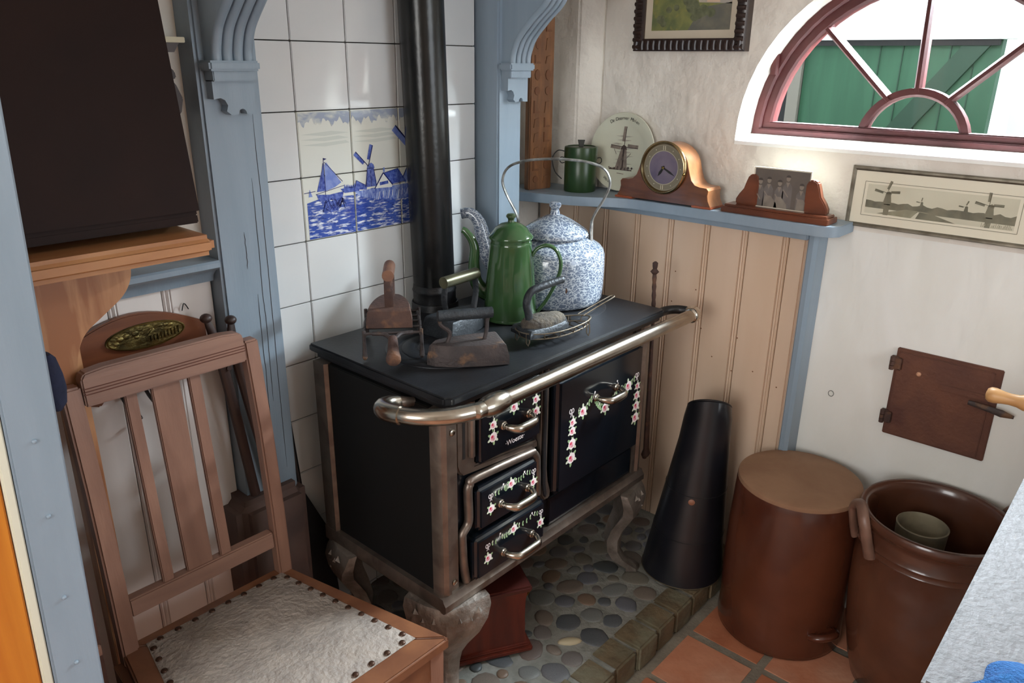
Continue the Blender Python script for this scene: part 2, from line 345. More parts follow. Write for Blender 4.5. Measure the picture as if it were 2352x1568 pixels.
# far town, small mill, farm house and the big mill
for q in range(9): pic.flat([(.118+q*.005,-.186), (.121+q*.005,-.186+random.uniform(.002,.012)), (.124+q*.005,-.186)], lay(2), 2)
pic.flat([(.108,-.186), (.165,-.184), (.165,-.197), (.120,-.197)], lay(2), 2)
pic.flat([(.150,-.192), (.157,-.170), (.190,-.186), (.188,-.196)], lay(3), 2)
mill(pic, .203, -.190, .62, lay(4), 2, 2, 4, (2.35, 1.25)); stroke(pic, (.192,-.158), (.184,-.190), .0015, lay(5), 4)
pic.flat([(.215,-.196), (.243,-.160), (.270,-.190), (.270,-.198)], lay(5), 5); pic.flat([(.243,-.160), (.292,-.152), (.318,-.186), (.272,-.190)], lay(5), 2)
stroke(pic, (.213,-.197), (.243,-.159), .003, lay(6), 4); stroke(pic, (.243,-.159), (.272,-.192), .003, lay(6), 4); stroke(pic, (.230,-.186), (.258,-.184), .008, lay(6), 2)
pic.flat([(.243,-.146), (.248,-.146), (.248,-.158), (.243,-.158)], lay(5), 3)
mill(pic, .362, -.195, 1.05, lay(4), 3, 2, 4, (2.35, 4.15, 0.9, 5.6))
for a, b in (((.187,-.190), (.193,-.146)), ((.219,-.190), (.213,-.146)), ((.270,-.192), (.318,-.187)), ((.243,-.160), (.292,-.152)), ((.203,-.190), (.203,-.150)), ((.150,-.192), (.157,-.170)), ((.157,-.170), (.190,-.187))): stroke(pic, a, b, .0013, lay(7), 4)
for q in range(40): xx = random.uniform(.05,.115); stroke(pic, (xx, -.205-random.uniform(0,.032)), (xx+.008, -.205-random.uniform(0,.032)), .0012, lay(5), 4)
pic.flat([(.150,-.197), (.300,-.194), (.445,-.190), (.445,-.225), (.300,-.232), (.215,-.222), (.165,-.210)], lay(3), 6)
for q in range(26): stroke(pic, (.215+q*.008, -.226+random.uniform(-.006,.006)), (.219+q*.008+random.uniform(-.004,.004), -.205), .0016, lay(5), 5 if q % 2 else 2)
for q in range(230):
    xx = random.uniform(.010,.44); zz = -random.uniform(.228,.294); stroke(pic, (xx, zz), (xx+random.uniform(.005,.016), zz+random.uniform(-.001,.001)), .0010, lay(4), 4 if q % 3 == 0 else 2)
pic.build('painted_scene', [Dsky, Dsea, Dblue, Dmid, Dink, Dwhite, Dreed, M('delft_pale_cloud', S(196,200,192), 0.1)], wb, smooth=0)['label'] = 'blue painted picture of sailing boat and windmills on the tiles'

def board_run(parent, axis, face, z0, z1, joints, mat, out=-1):
    # beaded boards: each one a part with a bead along its edge and a V joint
    for a, b in zip(joints[:-1], joints[1:]):
        lo, hi = min(a, b), max(a, b)
        prof = [(lo+.0008, face+.016), (lo+.0008, face+.004), (lo+.0035, face)]
        prof += [(lo+.006, face), (lo+.0075, face+.004), (lo+.009, face+.001)] if hi-lo > .05 else []
        if hi-lo > .05: prof += [(lo+.012, face-.0016), (lo+.015, face+.001), (lo+.0165, face+.004), (lo+.018, face)]
        prof += [(hi-.0035, face), (hi-.0008, face+.004), (hi-.0008, face+.016)]
        if axis == 'y': f = lambda z: (lambda u, w: (w, u, z))
        else: f = lambda z: (lambda u, w: (u, w, z))
        MB().prism(prof, f(z0), f(z1)).build('board', mat, parent, smooth=20)
jl = [-0.268]; 
while jl[-1] > -1.7: jl.append(jl[-1]-0.1085)
board_run(wb, 'x', -0.048, 0.0, 1.112, jl, white_board)
cap = MB().prism([(-.03,1.112), (-.03,1.150), (-.092,1.150), (-.096,1.146), (-.096,1.136), (-.086,1.130), (-.074,1.126), (-.062,1.114), (-.058,1.100), (-.048,1.100), (-.048,1.112)], lambda y, z: (-1.75, y, z), lambda y, z: (-0.268, y, z))
cap.build('cap_rail', blue, wb, smooth=30)

# window wall
WY, WZ, WR = -0.983, 1.355, 0.43
wr = struct('wall_right', 'uneven white plaster wall with the arched window')
arc = [(WY+WR*math.sin(a), WZ+WR*math.cos(a)) for a in [PI/2*i/14 for i in range(15)]]
arcm = [(2*WY-y, z) for y, z in arc]
fr = lambda X: (lambda y, z: (X, y, z))
sides = MB()
for a_, ymax in ((arc, -0.085), (arcm, -3.45)):
    poly = [(ymax, 1.135), (ymax, 2.5), (WY, 2.5)] + a_ + [(a_[-1][0], 1.341), (WY, 1.341), (WY, 1.135)]
    sides.prism(poly, fr(XW), fr(1.30))
sides.build('plaster_face', plaster, wr, smooth=20)
MB().box((XW,-3.45,0), (1.30,-.085,1.135)).build('whitewashed_base', whitewash, wr, smooth=0)
outb = MB()
for a_, ymax in ((arc, 0.25), (arcm, -3.45)):
    outb.prism([(ymax, 0), (ymax, 2.5), (WY, 2.5)] + a_ + [(a_[-1][0], 1.341), (WY, 1.341), (WY, 0)], fr(1.301), fr(1.32))
outb.build('bounce_blocker', M('bounce_blocker_dark', S(32,31,30), 0.85), wr, smooth=0)  # unseen dark layer added so the outer wall bounces less light onto the shed
MB().prism([(1.085,-.085), (1.04,-.015), (1.045,.13), (.69,.13), (.69,.25), (1.3,.25), (1.3,-.085)], lambda x, y: (x, y, 0), lambda x, y: (x, y, 2.5)).build('corner_pier', plaster, wr, smooth=20, bevel=0.006, seg=3)
MB().prism([(XW-.002,1.340), (XW+.11,1.356), (XW+.11,1.33), (XW-.002,1.33)], lambda x, z: (x, WY-WR, z), lambda x, z: (x, WY+WR, z)).build('sill', M('white_lime_sill', S(236,236,232), 0.8, bump=0.3, bscale=20), wr, smooth=0)
board_run(wr, 'y', XB, 0.07, 1.13, [0.12, 0.076, -0.046, -0.168, -0.289, -0.409, -0.531, -0.650, -0.770, -0.832], cream_board)
tr = struct('trim_4', 'blue edging post at the end of the cream boards')
MB().prism([(1.012,-.830), (1.008,-.834), (1.008,-.846), (1.016,-.856), (1.083,-.856), (1.083,-.830)], lambda x, y: (x, y, 0.0), lambda x, y: (x, y, 1.128)).build('edge_post', blue, tr, smooth=20)

MB().tube([(1.0845, -.930+.0075*math.cos(a), .665+.0085*math.sin(a)) for a in [2*PI*i/18 for i in range(18)]], .0011, 6, closed=True).build('filled_hole', mortar, wr)
for (yy, zz) in ((-.430,.942), (-.505,.898), (-.535,.781), (-.655,.779), (-.58,.70), (-.648,.672), (-.715,.688), (-.792,.660), (-.425,.845), (-.60,.52)):
    MB().lathe([(.0022,0), (.0018,-.0006), (.0002,-.0008)], (1.0298, yy, zz), 8, axis='x').build('nail_hole', carved_d, wr)

# chimney posts with corbels
def corbel(parent, x0, x1, yf):
    pl = [(x0,1.470), (x0,1.515), (x1,1.515), (x1,1.440)]
    xm = (x0+x1)/2; w = x1-x0
    pl += [(x1-.10*w+.0*i, 1.440) for i in range(1)]
    pl += [(xm+.16*w+.10*w*math.cos(a), 1.441+.010*math.sin(a)) for a in [PI*i/6 for i in range(7)]]
    pl += [(xm-.12*w, 1.440), (xm-.22*w, 1.447), (xm-.18*w, 1.458), (xm-.24*w, 1.468), (xm-.34*w, 1.472)]
    MB().prism(pl, lambda x, z: (x, yf, z), lambda x, z: (x, yf-.024, z)).build('corbel_plate', blue, parent, smooth=30)
    MB().box((x0-.012, yf-.046, 1.522), (x1+.006, yf, 1.541)).build('corbel_cap', blue, parent, bevel=0.004)
    MB().box((x0-.002, yf-.036, 1.503), (x1+.001, yf, 1.5235)).build('corbel_neck', blue, parent, bevel=0.002)
    S_ = smooth_pts([(yf-.03,1.54,0), (yf-.033,1.565,0), (yf-.052,1.605,0), (yf-.098,1.65,0), (yf-.145,1.69,0), (yf-.168,1.74,0), (yf-.170,1.82,0)], 6)
    S_ = [(p.x, p.y) for p in S_]
    core = [(yf, 1.54)] + S_ + [(yf, 1.82)]
    cb = MB().prism(core, lambda y, z: (x0+.002, y, z), lambda y, z: (x1-.002, y, z)).build('corbel_bracket', blue, parent, smooth=40)
    n = 4
    for i in range(n):
        xx = x0+w*(i+.5)/n
        MB().tube([(xx, y, z) for y, z in S_], w/n*0.46, 8).build('flute', blue, cb, smooth=60)
t1 = struct('trim_1', 'blue chimney post with fluted corbel on a brown stone plinth')
MB().box((-0.267,-0.094,0.55), (-0.135,-0.0,2.0)).build('post', blue, t1, bevel=0.006)
stone_pl = M('brown_stone_plinth', S(92,72,64), 0.7, 0, S(74,58,54), 8, bump=0.15, bscale=30)
MB().box((-0.312,-0.135,0.0), (-0.128,0.0,0.585)).build('plinth', stone_pl, t1, bevel=0.025, seg=3)
corbel(t1, -0.252, -0.163, -0.094)
for (xa, za, zb) in ((-.158,1.44,.62), (-.176,1.31,.80), (-.190,1.06,.70), (-.206,1.20,1.12)):
    P_ = [(xa+random.uniform(-.0012,.0012)+.004*(za-za+i/10*(zb-za)), -.0943, za+(zb-za)*i/10) for i in range(11)]
    MB().tube(P_, [.0002]+[.0007]*9+[.0002], 5).build('crack', ink, t1, smooth=0)
t2 = struct('trim_2', 'blue chimney post with fluted corbel beside the carved plank')
MB().box((0.584,-0.094,0.05), (0.681,0.13,2.0)).build('post', blue, t2, bevel=0.005)
corbel(t2, 0.596, 0.678, -0.094)
t3 = struct('trim_3', 'blue mantel beam of the chimney hood')
MB().box((-0.36,-0.40,1.82), (0.76,0.0,1.90)).build('mantel_beam', blue, t3, bevel=0.006)
MB().prism([(-0.36,1.90), (0.0,1.90), (0.0,2.5), (-0.2,2.5)], lambda y, z: (-0.3, y, z), lambda y, z: (0.72, y, z)).build('hood', plaster, t3, smooth=0)

# arched window
wn = struct('window_1', 'half round window with oxblood red glazing bars', (1.19, WY, WZ))
def arc_bar(r0, r1, xf, xb, a0=0, a1=PI, n=28):
    mb = MB(); rings = []
    for i in range(n+1):
        a = a0+(a1-a0)*i/n; c, s = math.cos(a), math.sin(a)
        rings.append([(xf+.006, WY+r0*c, WZ+r0*s), (xf, WY+(r0+.006)*c, WZ+(r0+.006)*s), (xf, WY+(r1-.004)*c, WZ+(r1-.004)*s), (xf, WY+r1*c, WZ+r1*s), (xb, WY+r1*c, WZ+r1*s), (xb, WY+r0*c, WZ+r0*s)])
    return mb.ring_loft(rings)
arc_bar(WR-.026, WR-.001, 1.185, 1.235).build('outer_frame', red_paint, wn, smooth=40)
arc_bar(WR-.052, WR-.024, 1.196, 1.235).build('sash', red_paint, wn, smooth=40)
MB().box((1.184, WY-WR-.001, WZ-.013), (1.236, WY+WR+.001, WZ+.016)).build('bottom_rail', red_paint, wn, bevel=0.003)
MB().box((1.195, WY-WR+.022, WZ+.012), (1.236, WY+WR-.022, WZ+.034)).build('sash_rail', red_paint, wn, bevel=0.003)
gr = 0.128
arc_bar(gr-.012, gr+.010, 1.200, 1.232, 0.1, PI-0.1, 20).build('fan_arc', red_paint, wn, smooth=40)
for a in (PI/2-.03, PI*0.265, PI*0.735):
    c, s = math.cos(a), math.sin(a); d = Vector((0, c, s)); q = Vector((0, -s, c))
    p0 = Vector((0, WY, WZ+.03))+d*(gr-.03); p1 = Vector((0, WY, WZ))+d*(WR-.03)
    w = .0095; mb = MB()
    rings = [[p+q*w+Vector((1.232,0,0)), p+q*w+Vector((1.208,0,0)), p+q*w*.45+Vector((1.198,0,0)), p-q*w*.45+Vector((1.198,0,0)), p-q*w+Vector((1.208,0,0)), p-q*w+Vector((1.232,0,0))] for p in (p0, p1)]
    mb.ring_loft(rings).build('glazing_bar', red_paint, wn, smooth=0)
MB().prism([(WY+.40*math.cos(PI*i/24), WZ+.02+.39*math.sin(PI*i/24)) for i in range(25)], fr(1.219), fr(1.222)).build('pane', glass, wn, smooth=0)
hb = MB().tube([(1.180, WY+WR*math.cos(.46)*.985, WZ+WR*math.sin(.46)*.985-.025), (1.180, WY+WR*math.cos(.46)*.985, WZ+WR*math.sin(.46)*.985+.03)], .012, 10); hb.build('hinge', red_paint, wn)

# rear and side walls, ceiling (behind the camera)
cl = struct('ceiling', 'white ceiling'); MB().box((-2.6,-3.45,2.5), (1.3,0.25,2.6)).build('ceiling_face', plaster, cl, smooth=0)
wf = struct('wall_front', 'white plaster wall behind the viewer with a window opening')
MB().box((-2.6,-3.55,0), (-0.25,-3.4,2.5)).box((0.95,-3.55,0), (1.3,-3.4,2.5)).box((-0.25,-3.55,0), (0.95,-3.4,0.95)).box((-0.25,-3.55,2.25), (0.95,-3.4,2.5)).build('plaster_face', plaster, wf, smooth=0)
wl = struct('wall_left', 'white plaster wall to the left of the viewer with a window opening')
MB().box((-2.75,-3.45,0), (-2.6,-1.95,2.5)).box((-2.75,-0.75,0), (-2.6,0.25,2.5)).box((-2.75,-1.95,0), (-2.6,-0.75,0.95)).box((-2.75,-1.95,2.25), (-2.6,-0.75,2.5)).build('plaster_face', plaster, wl, smooth=0)
for nm, lab, ax in (('window_2', 'rear window with white bars', 'x'), ('window_3', 'side window with white bars', 'y')):
    w = struct(nm, lab); mb = MB()
    wp = ext_white
    if ax == 'x':
        for xx in (-0.25, 0.33, 0.91): mb.box((xx, -3.50, .95), (xx+.04, -3.46, 2.25))
        for zz in (.95, 1.58, 2.21): mb.box((-.25, -3.50, zz), (.95, -3.46, zz+.04))
    else:
        for yy in (-1.95, -1.37, -0.79): mb.box((-2.70, yy, .95), (-2.66, yy+.04, 2.25))
        for zz in (.95, 1.58, 2.21): mb.box((-2.70, -1.95, zz), (-2.66, -.75, zz+.04))
    mb.build('window_frame', wp, w, smooth=0)

# near door post on the left
t5 = struct('trim_5', 'near blue door post with a cream edge')
def lean(mb): mb.v = [Vector((v.x+(v.z-0.6)*0.027, v.y, v.z)) for v in mb.v]; return mb
lean(MB().box((-0.797,-0.45,0), (-0.731,-0.37,2.5))).build('post_face', blue, t5, bevel=0.003)
lean(MB().box((-0.811,-0.445,0), (-0.798,-0.37,2.5))).build('post_edge', M('cream_edge_paint', S(214,214,196), 0.5), t5, bevel=0.002)
pin_door = struct('door_1', 'varnished orange pine door at the left edge')
lean(MB().box((-1.20,-0.44,0), (-0.812,-0.40,2.2))).build('door_leaf', M('varnished_pine', S(206,132,44), 0.35, 0, S(176,100,28), 2.4, (8,8,0.8)), pin_door, bevel=0.003)
for (z) in (1.04, 0.92, 0.78, 0.66):
    MB().ball((-0.765+(z-.6)*.027, -0.4505, z), .0035, 8, 6).build('screw', blue, t5)

wp_ = struct('wall_light_block', 'unseen white partition added behind the near door post to block side light')
MB().box((-1.40,-0.398,0), (-0.815,-0.032,2.5)).build('plaster_face', plaster, wp_, smooth=0)  # added out of view to keep side window light off the back-left

# outside the arched window
sh = thing('green_shed', 'green boarded shed with white fascia seen through the arched window', 'shed', (2.25,-0.6,0))
MB().box((2.2,-0.955,0.4), (2.26,-0.275,1.635)).build('wall_panel', ext_green, sh, smooth=0)
MB().box((2.16,-1.0,1.635), (2.26,-0.15,2.2)).build('fascia', ext_white, sh, smooth=0)
MB().box((2.17,-0.95,1.615), (2.2,-0.27,1.640)).build('drip_edge', ext_dark, sh, smooth=0)
br = MB().box((-.035,-.5,-.012), (.035,.5,.012)); br.xf(Matrix.Translation((2.19,-0.74,1.42)) @ Euler((-0.95,0,0)).to_matrix().to_4x4() @ Matrix.Rotation(PI/2, 4, 'Y')); br.build('brace', ext_green_d, sh, smooth=0)
for i in range(5): MB().box((2.196,-0.56-i*.08,0.4), (2.2,-0.556-i*.08,1.615)).build('board_joint', ext_green_d, sh, smooth=0)
MB().box((2.18,-0.272,0.4), (2.26,-0.225,1.9)).build('corner_post', ext_beige, sh, smooth=0)
MB().box((2.22,-0.222,0.4), (2.28,-0.08,1.62)).build('tarred_board', ext_dark, sh, smooth=0)
hw = thing('white_house', 'bright white gable wall beyond the green shed', 'building', (3.2,-1.5,0))
MB().box((2.9,-3.4,0.0), (3.0,-0.9,3.2)).build('wall', ext_white, hw, smooth=0)
MB().prism([(-3.4,3.2), (-0.9,3.2), (-2.15,4.0)], lambda y, z: (2.9, y, z), lambda y, z: (3.0, y, z)).build('gable', ext_white, hw, smooth=0)
gd = struct('ground', 'pale paved yard outside the window'); MB().box((1.31,-6,-0.2), (7,5,-0.02)).build('paving', M('pale_paving', S(170,166,156), 0.9), gd, smooth=0)
# ------------------------------------------------------------------ the stove
ST = 0.905
sv = thing('kitchen_stove', 'black enamelled cooking stove with nickel rail and rose transfers', 'stove', (0.34,-0.33,ZH))
pl = [(-.045,-.555), (.765,-.555), (.775,-.545), (.775,-.071), (-.059,-.071), (-.059,-.541)]
tp = MB().prism(pl, lambda x, y: (x, y, .886), lambda x, y: (x, y, ST)).build('top_plate', plate_iron, sv, bevel=0.004)
MB().box((-.050,-.545,.872), (.762,-.090,.887)).build('plate_rim', black_iron, sv, bevel=0.003)
def ring_plate(cx, cy, r0, r1, nm):
    z = ST; pr = [(r0+.002, z-.004), (r0+.003, z+.0008), (r0+.005, z+.0016), (r1-.005, z+.0016), (r1-.003, z+.0008), (r1-.002, z-.004)] if r0 > 0 else [(r1-.002, z-.004), (r1-.003, z+.0008), (r1-.006, z+.0016), (0.0005, z+.0016)]
    return MB().lathe(pr, (cx, cy, 0), 48, cap=(r0 == 0)).build(nm, plate_iron, sv, smooth=40)
for (cx, cy, R) in ((.148,-.325,.142), (.600,-.320,.130)):
    for r0, r1 in ((.105,R), (.068,.103), (0,.066)): ring_plate(cx, cy, r0, r1, 'cooking_ring')
for a, b in (((-.055,-.345), (.006,-.345)), ((.012,-.40), (.09,-.462)), ((.28,-.335), (.46,-.33))):
    d = Vector((b[0]-a[0], b[1]-a[1], 0)).normalized(); q = Vector((-d.y, d.x, 0))*.0010; A = Vector((*a, ST+.0004)); B = Vector((*b, ST+.0004))
    MB().add([A+q, B+q, B-q, A-q], [(0,1,2,3)]).build('plate_seam', ink, tp, smooth=0)
pass
MB().box((-.046,-.512,.40), (.715,-.110,.875)).build('carcass', black_iron, sv, smooth=0)
MB().box((-.060,-.506,.416), (-.045,-.142,.872)).build('side_panel', side_black, sv, bevel=0.002)
MB().box((.714,-.492,.416), (.726,-.142,.872)).build('side_panel', side_black, sv, bevel=0.002)
def pillar(pts, nm='pillar'):
    return MB().prism(pts, lambda x, y: (x, y, .414), lambda x, y: (x, y, .874)).build(nm, nickel_dull, sv, smooth=30)
pL = pillar([(-.067,-.504), (-.067,-.524), (-.062,-.534), (-.052,-.540), (-.044,-.540), (-.039,-.533), (-.016,-.533), (-.016,-.508), (-.05,-.500)])
pR = pillar([(.688,-.508), (.688,-.533), (.703,-.533), (.710,-.540), (.720,-.538), (.727,-.528), (.730,-.504), (.71,-.500)])
pillar([(-.072,-.105), (-.072,-.146), (-.062,-.150), (-.05,-.146), (-.05,-.105)]); pillar([(.734,-.105), (.734,-.146), (.724,-.150), (.712,-.146), (.712,-.105)])
for z in (.815, .440):
    MB().lathe([(.0075,0), (.0075,.003), (.005,.0045), (.0008,.0045)], (-.030,-.5335,z), 12, axis='y').xf(Matrix.Translation((0,-1.067,0)) @ Matrix.Diagonal((1,-1,1,1))).build('screw', nickel, pL)
MB().prism([(-.543,.380), (-.549,.386), (-.549,.402), (-.543,.410), (-.540,.418), (-.10,.418), (-.10,.380)], lambda y, z: (-.073, y, z), lambda y, z: (.735, y, z)).build('base_frame', nickel_dull, sv, smooth=25)
# fire door side
YF = -.520
MB().box((-.014,YF,.418), (.682,-.505,.872)).build('front_panel', enamel_black, sv, smooth=0)
ff = MB().prism([(-.012,.870), (-.012,.722), (-.006,.705), (.008,.692), (.262,.666), (.262,.686), (.046,.706), (.043,.870)], lambda x, z: (x, -.528, z), lambda x, z: (x, -.512, z))
ff.build('fire_door_frame', nickel_dull, sv, bevel=0.004)
MB().tube([(.030,-.531,.868), (.030,-.531,.735)], .0085, 10).build('frame_bead', nickel_dull, sv); MB().box((.006,-.5295,.735), (.013,-.52,.868)).build('frame_slot', ink, sv, smooth=0)
fd = MB().box((.048,-.540,.706), (.258,-.512,.866)).build('fire_door', enamel_black, sv, bevel=0.007, seg=3)
def bail(x0, x1, z, yf, parent, out=.036):
    h = MB(); xs = (x0, x0+.004, x0+.018, (x0+x1)/2, x1-.018, x1-.004, x1)
    pts = smooth_pts([(x0,yf,z), (x0+.001,yf-out*.5,z-.001), (x0+.014,yf-out*.95,z-.003), (x0+.034,yf-out,z-.004), (x1-.034,yf-out,z-.004), (x1-.014,yf-out*.95,z-.003), (x1-.001,yf-out*.5,z-.001), (x1,yf,z)], 4)
    n = len(pts); h.tube(pts, [.0060+.0058*max(0, math.sin(PI*i/(n-1)))**1.2 for i in range(n)], 10, flat=0.8)
    o = h.build('handle', chrome if False else nickel, parent, smooth=60)
    for x in (x0, x1): MB().lathe([(.0105,0), (.0105,-.004), (.008,-.006), (.008,-.009), (.006,-.010)], (x, yf, z), 14, axis='y').build('rosette', nickel, o)
    return o
bail(.122, .208, .780, -.540, fd)
# rose transfers
r_white = M('transfer_white', S(236,226,226), 0.3); r_pink = M('transfer_pink', S(226,170,178), 0.3); r_red = M('transfer_red', S(190,52,82), 0.3); r_green = M('transfer_green', S(146,172,128), 0.3); r_pale = M('transfer_pale_leaf', S(206,214,190), 0.3)
RM = [r_white, r_pink, r_red, r_green, r_pale]
class Deco:
    def __init__(s, yf): s.b = MB(); s.y = yf; s.k = 0
    def f(s, k): return lambda u, v: (u, s.y-.0003-.00007*k, v)
    def leaf(s, x, z, r, a, mi=3, asp=.55):
        c, q = math.cos(a), math.sin(a); s.b.flat([(x+r*math.cos(t)*c-r*asp*math.sin(t)*q, z+r*math.cos(t)*q+r*asp*math.sin(t)*c) for t in [2*PI*i/8 for i in range(8)]], s.f(1), mi)
    def rose(s, x, z, r):
        for i in range(6):
            a = PI/6+i*PI/3+random.uniform(-.2,.2); s.leaf(x+r*1.05*math.cos(a), z+r*1.15*math.sin(a), r*.5, a, 4 if i % 2 else 3)
        s.b.flat(circ(x, z, r*.98, 12), s.f(2), 0); s.b.flat(circ(x-r*.2, z-r*.05, r*.55, 10), s.f(3), 1)
        s.b.flat(circ(x-r*.3, z+r*.15, r*.30, 8), s.f(4), 2); s.b.flat(circ(x+r*.1, z-r*.42, r*.24, 8), s.f(4), 2); s.b.flat(circ(x+r*.1, z-r*.42, r*.12, 8), s.f(5), 0)
    def bow(s, x, z, r):
        for sg in (-1, 1):
            P = [(x+sg*(r*.55+r*.5*math.cos(t)), z+r*.7*math.sin(t)) for t in [2*PI*i/10 for i in range(10)]]
            for i in range(10): stroke(s.b, P[i], P[(i+1) % 10], r*.28, s.f(2), 0)
            stroke(s.b, (x, z-r*.1), (x+sg*r*.45, z-r*1.9), r*.26, s.f(2), 0)
        s.b.flat(circ(x, z, r*.3, 8), s.f(3), 0)
    def garland(s, p0, p1, sag, n, r):
        for i in range(n):
            t = (i+.5)/n; x = p0[0]+(p1[0]-p0[0])*t; z = p0[1]+(p1[1]-p0[1])*t-sag*4*t*(1-t)
            s.leaf(x, z+r*.8, r, 1.2, 4 if i % 3 == 0 else 3); s.leaf(x, z-r*.8, r, -1.2, 3)
    def stem(s, a, b): stroke(s.b, a, b, .0012, s.f(1), 0); s.b.flat(circ(b[0], b[1], .0028, 8), s.f(2), 0)
    def build(s, parent):
        o = s.b.build('rose_transfer', RM, parent, smooth=0); o['label'] = 'painted roses with bows and leaves'; return o
d = Deco(-.540)
for x, z, r in ((.090,.792,.0105), (.090,.762,.0125), (.160,.812,.012), (.236,.806,.0105), (.238,.775,.0115)): d.rose(x, z, r)
d.bow(.236,.838,.007); d.garland((.100,.846), (.152,.818), .004, 5, .0045); d.garland((.170,.818), (.228,.842), .004, 6, .0045); d.bow(.090,.838,.007)
d.stem((.09,.81), (.09,.822)); d.build(fd)
tx = text_mesh('\u00b7Woeste\u00b7', .0185, lambda u, v: (.163+u, -.5408, .7235+v), spacing=.95); tx.build('lettering', r_white, fd, smooth=0)
# ash drawers and their moulded frame
fp = smooth_pts([(.010,-.531,.420), (.002,-.531,.470), (-.002,-.531,.535), (.000,-.531,.552), (.016,-.531,.568), (.020,-.531,.590), (.018,-.531,.652), (.024,-.531,.668), (.042,-.531,.676), (.222,-.531,.665), (.240,-.531,.660), (.252,-.531,.642), (.256,-.531,.600), (.258,-.531,.540)], 5)
MB().tube(fp, .0105, 10).build('drawer_frame', nickel_dull, sv, smooth=60)
for (x0, x1, z0, z1, yf, hx0, hx1, hz) in ((.036,.248,.538,.653,-.546,.108,.202,.588), (.020,.272,.414,.531,-.552,.112,.215,.456)):
    dr = MB().box((x0,yf,z0), (x1,-.505,z1)).build('ash_drawer', enamel_black, sv, bevel=0.011, seg=3)
    bail(hx0, hx1, hz, yf, dr, .038)
    d = Deco(yf); zc = z1-.040
    d.bow(x0+.040, zc+.008, .0068); d.bow(x1-.022, zc+.010, .0068); d.rose(x0+.042, zc-.026, .0108); d.rose(x1-.022, zc-.020, .0108); d.rose((x0+x1)/2+.004, zc+.010, .0112)
    d.garland((x0+.050, zc+.010), (x0+.072, zc+.006), .002, 2, .004); d.garland((x0+.085, zc+.012), ((x0+x1)/2-.010, zc+.010), .006, 4, .0042); d.garland(((x0+x1)/2+.016, zc+.012), (x1-.055, zc+.016), .005, 4, .0042); d.garland((x1-.050, zc+.018), (x1-.032, zc+.012), .002, 2, .004)
    d.stem((x0+.075, zc+.008), (x0+.082, zc+.020)); d.stem((x1-.05, zc+.012), (x1-.056, zc+.022)); d.build(dr)
MB().prism([(.266,.870), (.266,.560), (.268,.530), (.280,.512), (.296,.508), (.306,.514), (.308,.530), (.298,.560), (.292,.600), (.292,.870)], lambda x, z: (x, -.536, z), lambda x, z: (x, -.512, z)).build('divider', nickel_dull, sv, bevel=0.004)
MB().prism([(.270,.870), (.270,.560), (.276,.530), (.286,.518), (.290,.530), (.284,.560), (.281,.870)], lambda x, z: (x, -.539, z), lambda x, z: (x, -.530, z)).build('divider_panel', black_iron, sv, bevel=0.002)
od = MB().box((.310,-.548,.508), (.692,-.512,.832)).build('oven_door', enamel_black, sv, bevel=0.014, seg=3)
bail(.466, .556, .738, -.548, od, .040)
d = Deco(-.548)
d.bow(.366,.733,.0085)
for z, r in ((.700,.0115), (.676,.0120), (.640,.0150), (.600,.0155)): d.rose(.372, z, r)
d.rose(.414,.716,.014); d.rose(.512,.694,.0145); d.rose(.618,.722,.0145); d.bow(.658,.742,.0085)
for z, r in ((.708,.0105), (.680,.0125), (.648,.0140), (.612,.0150)): d.rose(.664, z, r)
d.garland((.390,.722), (.404,.722), .0, 1, .006); d.garland((.426,.722), (.452,.742), .0, 3, .006); d.garland((.462,.735), (.500,.698), .006, 6, .0062); d.garland((.524,.702), (.566,.728), .006, 5, .0062); d.garland((.580,.728), (.606,.722), .004, 3, .0058); d.garland((.630,.728), (.650,.738), .002, 2, .0055)
d.stem((.452,.735), (.462,.754)); d.stem((.572,.735), (.562,.754)); d.build(od)
MB().box((.310,-.530,.420), (.684,-.512,.503)).build('lower_panel', enamel_black, sv, bevel=0.003)
# rail
RZ = .876; RY = -.590
rp = smooth_pts([(.862,RY,RZ), (.5,RY,RZ), (.04,RY,RZ), (-.02,RY+.006,RZ), (-.075,RY+.030,RZ), (-.118,RY+.075,RZ), (-.134,RY+.122,RZ)], 6)
rl = MB().tube(rp, .0178, 16).build('towel_rail', nickel, sv, smooth=60)
MB().tube([(.005,RY+.001,RZ), (.016,RY,RZ), (.04,RY,RZ), (.064,RY,RZ), (.075,RY,RZ)], [.0186,.0225,.0245,.0225,.0186], 18).build('rail_collar', nickel, rl, smooth=60)
MB().tube(smooth_pts([(-.129,RY+.100,RZ), (-.137,RY+.128,RZ), (-.132,RY+.152,RZ), (-.108,RY+.160,RZ), (-.085,RY+.154,RZ-.002)], 5), [.0205]*11+[.0205-.0008*i for i in range(10)], 14).build('rail_elbow', nickel, rl, smooth=60)
MB().tube(smooth_pts([(-.088,RY+.155,RZ-.002), (-.072,RY+.150,RZ-.006), (-.055,RY+.145,RZ-.008)], 3), [.013,.013,.013,.012,.011,.010,.010], 12).build('rail_bracket', nickel_dull, rl, smooth=60)
MB().tube([(.846,RY,RZ), (.852,RY,RZ), (.868,RY,RZ), (.882,RY+.008,RZ), (.888,RY+.024,RZ)], [.018,.022,.022,.021,.018], 16).build('rail_elbow', chrome, rl, smooth=60)
MB().tube(smooth_pts([(.888,RY+.02,RZ), (.880,RY+.055,RZ), (.850,RY+.080,RZ-.002), (.800,RY+.085,RZ-.006), (.730,RY+.085,RZ-.010)], 5), .013, 12).build('rail_bracket', black_iron, rl, smooth=60)
